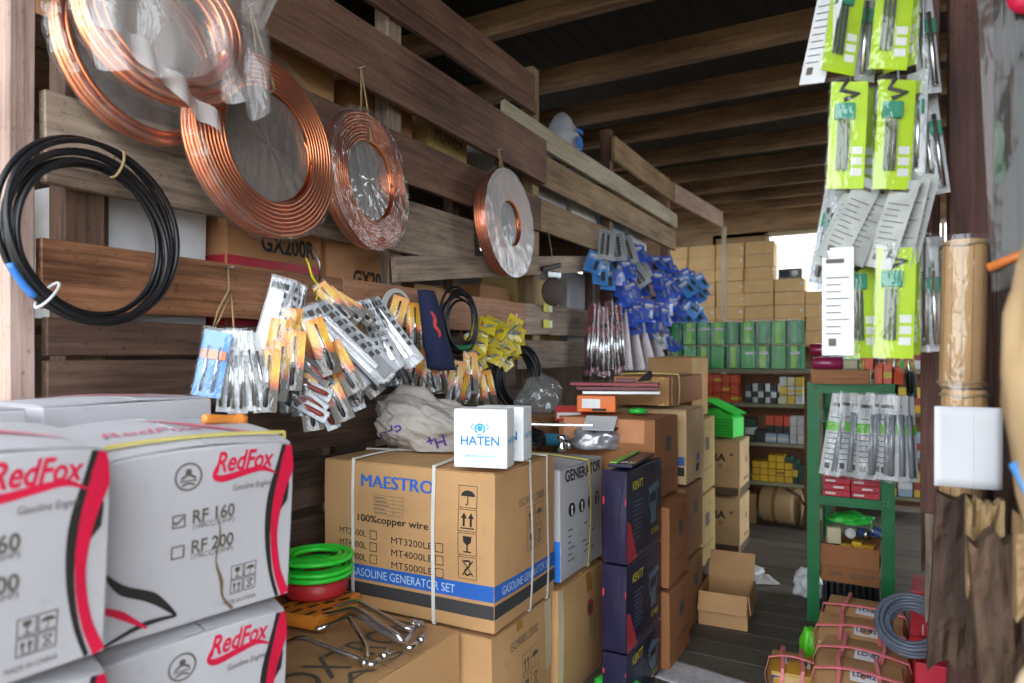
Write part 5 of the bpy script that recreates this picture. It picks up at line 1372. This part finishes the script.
# white packs hanging on the front of the rack
P_WG = pack_proto('hanging_caulk_pack', .10, .43, .03, plain('white_plastic_card', 'e6eaec', .35), 'white', [GREYC])
link('green_band', box_me((.102, .004, .05), .001, c=(0, -.004, -.175)), P_WG, mat=plain('band_lime', '7ee03a', .4))
link('tube', tube_me([(.018, -.015, -.10), (.018, -.016, -.41)], .014, 10), P_WG, mat=plain('tube_pale', 'b4bcc4', .25, .2))
for k, (px, py, ro) in enumerate(((843, 394, 9), (851, 393, 6), (860, 394, 3), (869, 395, 3), (876, 394, 5), (883, 394, 2), (890, 395, 1), (897, 395, -1), (903, 396, -2))):
    place(P_WG, '%s pale lime banded pack from the left on the green rack front' % ORD[k], 'pale packs on the rack front', at(px, py, Y=3.99 + .008*(k % 3)), roll=ro, yaw=8+rr.uniform(-22, 22), pitch=3)
for j in range(4):
    for i in range(2):
        o = goods('red_box', 'flat red box, %s stack and %s up, on the green rack shelf' % (('left', 'right')[i], ORD[j]), 'box', -.255+i*.138, 4.16, .696+j*.034, (.134, .16, .032), plain('box_red', 'c8253a', .45), 'flat red boxes on the rack')
        link('white_print', box_me((.05, .001, .010), c=(.01 if j % 2 else -.03, -.0805, .016)), o, mat=WHITE_INK)
# lower bay: dark crate, open carton full of goods
ck = thing('black_crate', 'black slatted crate on the floor inside the green rack', 'crate', (-.19, 4.32, .002), )
for s_, c in (((.28, .34, .012), (0, 0, .01)), ((.28, .012, .2), (0, .165, .105)), ((.012, .34, .2), (-.134, 0, .105)), ((.012, .34, .2), (.134, 0, .105))): link('panel', box_me(s_, .002, c=c), ck, mat=RUBBER)
for k in range(9): link('slat', box_me((.018, .014, .2), .002, c=(-.124+k*.031, -.165, .105)), ck, mat=RUBBER)
link('lid', box_me((.282, .345, .012), .002, c=(0, 0, .211)), ck, mat=RUBBER)
fc = thing('goods_carton', 'open brown carton of mixed small goods in the green rack', 'box', (-.188, 4.27, .222), (R(0), 0, R(-2)))
for s_, c in (((.285, .30, .005), (0, 0, .003)), ((.285, .005, .20), (0, -.15, .10)), ((.285, .005, .20), (0, .15, .10)), ((.005, .30, .20), (-.14, 0, .10)), ((.005, .30, .20), (.14, 0, .10))): link('panel', box_me(s_, c=c), fc, mat=C_RED)
link('flap', box_me((.285, .11, .005)), fc, loc=(0, -.165, .148), rot=(R(82), 0, 0), mat=C_RED)
link('flap', box_me((.11, .28, .005)), fc, loc=(.150, 0, .155), rot=(0, R(82), 0), mat=C_RED)
Print().text('DPB', -.07, .045, .035, bold=.01).rect(.0, .05, .13, .055).rect(.0, .035, .10, .04).build('lettering', lambda u, v: Vector((u, -.1535, v)), INK_SOFT, fc)
for k, (x, y, z, s_, m, lab) in enumerate(((-.11, -.06, .18, (.07, .05, .12), CRM, 'cream box standing in the goods carton'), (.03, -.05, .17, (.05, .05, .06), plain('pack_bright_yellow', 'e6b81e', .5), 'yellow box lying in the goods carton'), (.10, -.06, .17, (.06, .05, .05), plain('pack_amber', 'dc9a20', .5), 'amber box at the right of the goods carton'), (-.03, -.08, .17, (.06, .04, .045), plain('pack_bright_yellow', 'e6b81e', .5), 'yellow box at the front of the goods carton'))):
    goods('small_box', lab, 'box', -.185+x*.85, 4.27+y, .222+z-.12, (s_[0], s_[1], s_[2]+.10), m, 'boxes in the goods carton', BLK if k == 0 else PBL, rr.uniform(-25, 25))
for k in range(3):
    o = thing('tin_can', ('shiny can lying left in the goods carton', 'shiny can lying in the middle of the goods carton', 'shiny can standing at the right of the goods carton')[k], 'can', (-.20+.07*k, 4.30, .45+.012*k), (R(70+20*k), R(20), R(40*k)))
    link('can', lathe_me([(0, -.045), (.026, -.045), (.028, -.04), (.028, .04), (.026, .045), (0, .045)], 18), o, mat=CHROME if k else WHT)
    link('label_wrap', lathe_me([(.0285, -.02), (.0285, .025)], 18, cap=False), o, mat=plain('can_blue', '3a4f8a', .4))
gbg = link('green_bag', lump_me((.11, .08, .035), 21, .35, 4, fine=.1), loc=(-.20, 4.33, .53), mat=plain('green_plastic', '38c94a', .35)); tag(gbg, 'crumpled green bag on the goods carton inside the rack', 'bag')
pw = link('plastic_bag', lump_me((.08, .07, .10), 23, .45, 4, fine=.15), loc=(-.44, 4.5, .06), mat=plain('white_plastic', 'd6d8da', .35)); tag(pw, 'crumpled white bag at the foot of the green rack', 'bag')

# ------------------------------------------------------------------ strapped bundles and red boxes on the floor
PINK = plain('strap_pink', 'e07a80', .45); KRAFT = card('kraft_paper', 'b98d5f', .75, .12)
def bundle(label, loc, rot, size, seed, mat=KRAFT, name='strapped_bundle', group='kraft bundles with pink straps'):
    b = Carton(name, label, size, loc, rot[2], mat, cat='bundle', group=group, bulge=.010, seed=seed, tilt=(rot[0], rot[1]), flaps=False)
    w, d, h = size
    for x in (-w*.24, w*.22): b.strap('y', x, .014, PINK, e=.006, sag=.004)
    b.strap('x', -d*.12, .012, PINK, e=.008, sag=.005)
    b.put(Print().rect(-.03, -.06, .07, .01), 'lid', WHITE_INK, 'label_patch', e=.003); b.put(Print().text('LD-82', .02, -.022, .04, bold=.01, width=.08), 'lid', plain('print_violet', '3d3a7a', .6), e=.004)
    b.put(Print().rect(-.12, h*.3, -.05, h*.7), 'front', plain('print_violet', '3d3a7a', .6), 'mark')
    return b
Carton('carton', 'low brown carton under the pink strapped bundles', (.28, .86, .10), (-.115, 3.27, 0), R(-2), C_DARK, seed=160)
bundle('kraft bundle with pink straps farthest back, against the rack', (-.105, 3.58, .15), (R(10), 0, R(-4)), (.32, .24, .145), 161)
bundle('kraft bundle with pink straps second from the rack', (-.115, 3.375, .145), (R(10), 0, R(2)), (.33, .24, .125), 162)
bundle('kraft bundle with pink straps third from the rack', (-.10, 3.165, .14), (R(9), 0, R(-3)), (.32, .24, .11), 163)
bundle('kraft bundle with pink straps nearest the viewer', (-.105, 2.955, .138), (R(8), 0, R(1)), (.30, .24, .105), 164)
bundle('golden wrapped bundle with a silver top on the floor beside the kraft bundles', (-.375, 3.22, .0), (0, 0, R(6)), (.17, .24, .13), 165, plain('gold_wrap', 'b98a2e', .35), 'gold_bundle', None)
gs = link('green_sachet', lump_me((.045, .05, .10), 31, .3, 3), loc=(-.335, 3.52, .075), mat=plain('sachet_green', '5fd02a', .35)); tag(gs, 'small lime green sachet beside the kraft bundles', 'sachet')
def red_carton(label, loc, size, rz, seed):
    b = Carton('red_box', label, size, loc, R(rz), plain('box_red', 'c8253a', .45), seed=seed, bulge=.002, flaps=False, group='red boxes by the right wall')
    b.put(Print().text('HO', .0, size[2]*.55, size[2]*.5, bold=.02, width=size[0]*.4).rect(-size[0]*.3, .02, size[0]*.3, .03), 'front', plain('print_greyish', 'd8b9b4', .5)); return b
red_carton('red box at the bottom right with pale lettering, below the grey hose', (.15, 3.06, .0), (.14, .26, .33), 0, 171)
red_carton('red box behind the grey hose coil', (.150, 3.36, .0), (.14, .26, .50), -4, 172)
GH = plain('hose_grey', '5d6472', .4)
hc = thing('hose_coil', 'grey hose coil lying on the red boxes at the right', 'hose', (.072, 3.00, .425), (R(34), R(-8), 0))
for k in range(10):
    link('loop', tube_me([Vector(((.115-.014*(k % 4)+.004*math.sin(k*2))*math.cos(2*PI*j/40), (.125-.014*(k % 4))*math.sin(2*PI*j/40), .017*(k//4)+.003*math.sin(j*.4+k))) for j in range(40)], .0085, 8, closed=True), hc, mat=GH)
rbm = link('red_rag', lump_me((.035, .035, .02), 33, .4, 3), loc=(.095, 3.05, .36), mat=plain('rag_red', 'c62a2a', .6)); tag(rbm, 'red cloth showing through the grey hose coil', 'cloth')

# ------------------------------------------------------------------ rough slabs, rolls and paper on the right wall
W_SLAB = wood('bark_slab_brown', '1a110c', '463226', '755a45', grain=.7, bump=.9)
W_SLABG = wood('bark_slab_grey', '4a4038', '857566', 'ab9a88', grain=.7, bump=.8)
W_SLABP = wood('sapwood_pale', '6a5036', '9c7f57', 'c0a377', grain=.6)
def slab(cx, y, w, z0, z1, mat, seed, t=.05, skew=0.0, yaw=0):
    """Rough sawn slab standing on end: wavy outline, ragged top and foot. Length on local X for the grain."""
    L = z1 - z0
    def f(u, v):
        x = (v-.5)*w*(1+.05*noise.noise(Vector((u*3, seed, v)))) + skew*(u-.5)
        rag = .03*noise.noise(Vector((v*6, seed*2, 1)))*(1 if u > .5 else 2.2)
        return x, u*L + rag*(u*2-1), .014*noise.noise(Vector((u*5, v*9, seed)))
    nu, nv = 14, 8; V = []; F = []
    for sd in (0, 1):
        for j in range(nv+1):
            for i in range(nu+1):
                x, l, d = f(i/nu, j/nv); V.append((l, x, -t/2 - d if sd == 0 else t/2))
    W_ = nu+1; O = W_*(nv+1)
    for j in range(nv):
        for i in range(nu):
            a = j*W_+i; F.append((a, a+W_, a+W_+1, a+1)); F.append((O+a, O+a+1, O+a+W_+1, O+a+W_))
    for i in range(nu): F.append((i, i+1, O+i+1, O+i)); a = nv*W_+i; F.append((a+1, a, O+a, O+a+1))
    for j in range(nv): a = j*W_; F.append((a+W_, a, O+a, O+a+W_)); a += nu; F.append((a, a+W_, O+a+W_, O+a))
    o = link('slab', me_from(V, F), wall_right, mat=mat)
    # local X -> up, local Y -> across, local -Z -> towards the viewer
    m = Matrix(((0, math.cos(yaw), -math.sin(yaw)), (0, math.sin(yaw), math.cos(yaw)), (1, 0, 0))).to_4x4(); m.translation = (cx, y, z0); o.matrix_local = m
    return o
slab(.165, 2.62, .13, .60, 1.03, W_SLABG, 1.1, t=.06)
slab(.145, 2.80, .10, .70, 1.08, W_SLAB, 2.5, t=.05)
slab(.150, 2.02, .12, .70, 1.10, W_SLAB, 3.2, t=.06, skew=.02)
slab(.185, 1.86, .07, .92, 1.13, W_SLABP, 4.4, t=.05)
slab(.215, 1.70, .12, .66, 1.08, W_SLAB, 5.7, t=.07, skew=-.03)
slab(.245, 1.55, .09, .98, 1.16, W_SLABP, 6.1, t=.05)
slab(.275, 1.48, .12, .50, 1.05, W_SLAB, 7.3, t=.07)
slab(.33, 1.40, .10, .20, 1.20, W_SLAB, 8.3, t=.06)
PAPERROLL = plain('brown_paper_roll', 'c99f6a', .7, var=.12, scale=6)
def proll(label, z, h, x=.160, y=2.09):
    o = thing('hanging_paper_roll', label, 'roll', (x, y, z), (0, R(1), 0))
    link('roll', lathe_me([(0, 0), (.046, 0), (.05, .006), (.051, h*.5), (.05, h-.006), (.046, h), (0, h)], 24), o, mat=PAPERROLL)
    for k in range(5):
        a = R(-150 + 26*k); link('sheet_edge', box_me((.002, .003, h*.96), c=(.0505*math.cos(a), .0505*math.sin(a), h/2)), o, mat=plain('roll_edge', '9c7440', .8))
    for zz in (.012, h-.014): link('twine', tube_me([Vector((.053*math.cos(2*PI*j/24), .053*math.sin(2*PI*j/24), zz+.004*math.sin(j))) for j in range(24)], .003, 6, closed=True), o, mat=TWINE)
    link('sleeve', lathe_me([(.058, -.005), (.060, h*.4), (.057, h+.01)], 24, cap=False), o, mat=CLEAR)
    return o
proll('upper brown paper roll in clear wrap on the right post', 1.372, .375)
proll('lower brown paper roll, half hidden by the white paper', 1.045, .322)
pc = thing('hanging_paper', 'blank white paper sheet pinned at the right post', 'paper', at(968, 407, Y=1.97), (0, 0, R(4)))
link('sheet', grid_me(lambda u, v: Vector(((u-.5)*.138, .004*math.sin(u*5+v), -.195*v)), 8, 8), pc, mat=plain('paper_clean', 'e3e4e8', .6, var=.02)).modifiers.new('thick', 'SOLIDIFY').thickness = .001
Print().rect(.012, -.2, .0125, -.01).build('ruled_line', lambda u, v: Vector((u, .004*math.sin((u/.155+.5)*5-v/.208)-.0015, v)), GREYC, pc)
# blurred goods at the right frame edge
ts = thing('hanging_sack', 'large tan cloth sack at the right frame edge', 'sack', (.272, 1.36, 1.22))
link('cloth', lump_me((.11, .10, .34), 41, .12, 4, flat=-.3), ts, loc=(0, 0, .20), mat=plain('tan_cloth', 'b89a72', .85, var=.15, scale=4)); link('blue_hem', tube_me([(-.10, -.02, .06), (-.075, -.05, .0), (-.03, -.07, -.04), (.05, -.06, -.06)], .008, 8), ts, mat=plain('hem_blue', '4f8fd0', .6))
link('neck', tube_me([(0, 0, .42), (.01, .0, .60), (.0, .02, .8)], [.06, .02, .012], 10), ts, mat=plain('tan_cloth', 'b89a72', .85))
hb = thing('hanging_goods_bag', 'clear hanging bag with blue and orange trim at the upper right edge', 'bag', at(1052, 60, Y=1.75))
link('film', grid_me(lambda u, v: Vector(((u-.5)*.26 + .03*v, -.04*math.sin(u*PI) + .012*noise.noise(Vector((u*6, v*8, 4))), .25 - .62*v - .10*(1-u)*v)), 16, 20), hb, mat=film('goods_bag_film', '9aa09c', haze=.10, gloss=.08, wrinkle=.5, scale=9))
link('orange_trim', tube_me([(-.11, -.02, -.42), (-.05, -.03, -.395), (.03, -.035, -.36), (.10, -.02, -.335)], .010, 6), hb, mat=plain('trim_orange', 'd97a3a', .5))
link('blue_cloth', lump_me((.07, .03, .12), 44, .4, 3), hb, loc=(.07, .02, -.28), mat=plain('cloth_blue', '3c78c8', .7))
link('badge', lathe_me([(0, 0), (.035, 0), (.037, .003), (0, .003)], 20), hb, loc=(-.045, -.05, .12), rot=(R(90), 0, 0), mat=RED)
link('string', tube_me([(0, 0, .25), (.01, .02, .8), (.0, .03, 1.2)], .004, 6), hb, mat=TWINE)
bt = thing('hose_coil', 'beige hose loops at the lower right corner', 'hose', (.235, 1.20, .93), (R(70), 0, R(30)))
for k in range(4): link('loop', tube_me([Vector(((.088-.018*(k % 2))*math.cos(2*PI*j/32), (.10-.016*(k % 2))*math.sin(2*PI*j/32), .024*(k//2))) for j in range(32)], .012, 8, closed=True), bt, mat=plain('hose_beige', 'b9a184', .6))
link('peg', tube_me([bt.matrix_basis.inverted() @ Vector(q) for q in ((.384, 1.25, 1.03), (.22, 1.22, 1.04))], .008, 8), bt, mat=STEEL)
gl_ = link('green_net_pack', lump_me((.03, .03, .12), 51, .3, 3), loc=(.262, 2.42, 2.02), mat=plain('net_green', '4f9a3c', .7)); tag(gl_, 'green leafy coloured pack glimpsed beside the right post', 'pack')

# ------------------------------------------------------------------ blister packs strung at the upper right
LIME = plain('lime_card', 'b9dc1e', .35, coat=.3); HGREEN = plain('header_green', '1f8a6a', .4)
P_LIME = pack_proto('hanging_saw_blade_pack', .086, .27, .02, LIME, 'lime', [HGREEN])
P_CHR = pack_proto('hanging_drill_pack', .055, .28, .022, plain('pale_plastic_card', 'c9cdd0', .35), 'chrome', [HGREEN])
P_WB = pack_proto('hanging_back_card', .070, .265, .012, plain('white_card', 'd6d8da', .4), 'white', [GREYC], film_=False)
P_GB = pack_proto('hanging_worn_pack', .070, .25, .014, plain('worn_grey_card', '9a9d98', .45, var=.3), 'white', [GREYC], film_=False)
def L(proto, lab, grp, px, py, ro, ya, pi=2, s=1.0, y=2.05): place(proto, lab, grp, at(px, py, Y=y), roll=ro, yaw=ya, pitch=pi, s=s)
lim = [(852, -32, 9, 34, 2.00, 'lime saw blade pack at the top left of the upper right bunch'), (899, -42, 6, 20, 1.98, 'lime saw blade pack at the top right of the upper right bunch'), (850, 80, 3, 18, 1.98, 'lime saw blade pack in the second row, left'), (898, 78, 4, 22, 1.99, 'lime saw blade pack in the second row, right'), (859, 250, -1, 26, 2.02, 'lime saw blade pack in the lowest row behind the white card'), (897, 246, 2, 12, 1.99, 'lime saw blade pack in the lowest row, widest seen')]
for px, py, ro, ya, y, lab in lim: L(P_LIME, lab, 'lime saw blade packs', px, py, ro, ya, 2, 1.04, y)
for k, (px, py, ro, ya, y) in enumerate(((905, -36, 2, -30, 2.06), (858, 86, 0, 30, 2.06), (905, 84, 0, -34, 2.07), (848, 84, 5, 50, 2.08), (890, 250, 3, 30, 2.08), (905, 252, -2, -40, 2.09), (866, 252, 0, 40, 2.1))):
    L(P_LIME, 'lime saw blade pack half hidden behind the front ones', 'lime saw blade packs behind', px, py, ro, ya, 2, 1.0, y)
L(P_WB, 'white card back showing at the top left of the upper right bunch', 'white card backs', 836, -28, 12, -25, 3, 1.05, 1.97)
L(P_WB, 'white card back hanging at the lower left of the upper right bunch', 'white card backs', 838, 246, 0, 4, 2, 1.05, 1.95)
for k, (px, py, ro, ya) in enumerate(((872, -20, 6, 30), (920, -10, -4, 20), (876, 84, 2, 10), (925, 92, -6, 10), (918, 70, 0, -30), (876, 240, 2, -10), (926, 246, -2, 10), (932, 235, -3, 30), (842, 190, 8, 10), (836, 186, 12, 30), (880, 230, 4, 30))):
    L(P_CHR, 'chrome drill pack between the lime packs', 'chrome drill packs', px, py, ro, ya, 3, .98, 2.06+.02*(k % 4))
for k, (px, py, ro, ya) in enumerate(((872, 178, 26, 14), (884, 180, 22, 20), (896, 180, 20, 8), (908, 178, 16, -10), (918, 176, 10, -20), (926, 172, 12, 0), (862, 182, 22, 0))):
    L(P_GB, 'worn grey pack slanting between the lime rows', 'worn grey packs', px, py, ro, ya, 5, .92, 1.99+.02*(k % 3))
for k, (px, lab) in enumerate(((850, 'left wire the upper right packs are strung on'), (898, 'middle wire the upper right packs are strung on'), (924, 'right wire the upper right packs are strung on'))):
    o = thing('hanging_wire', lab, 'wire', at(px, 300, Y=2.05)); a = at(px, 300, Y=2.05)
    link('wire', tube_me([(0, 0, -.10), (.004, .01, .4), (-.003, .0, .9), (0, 0, 3.48 - a.z)], .003, 6), o, mat=STEEL)
    link('hook', tube_me(rounded([(0, 0, -.10), (0, -.02, -.12), (0, -.05, -.10)], .02), .0035, 6), o, mat=STEEL)
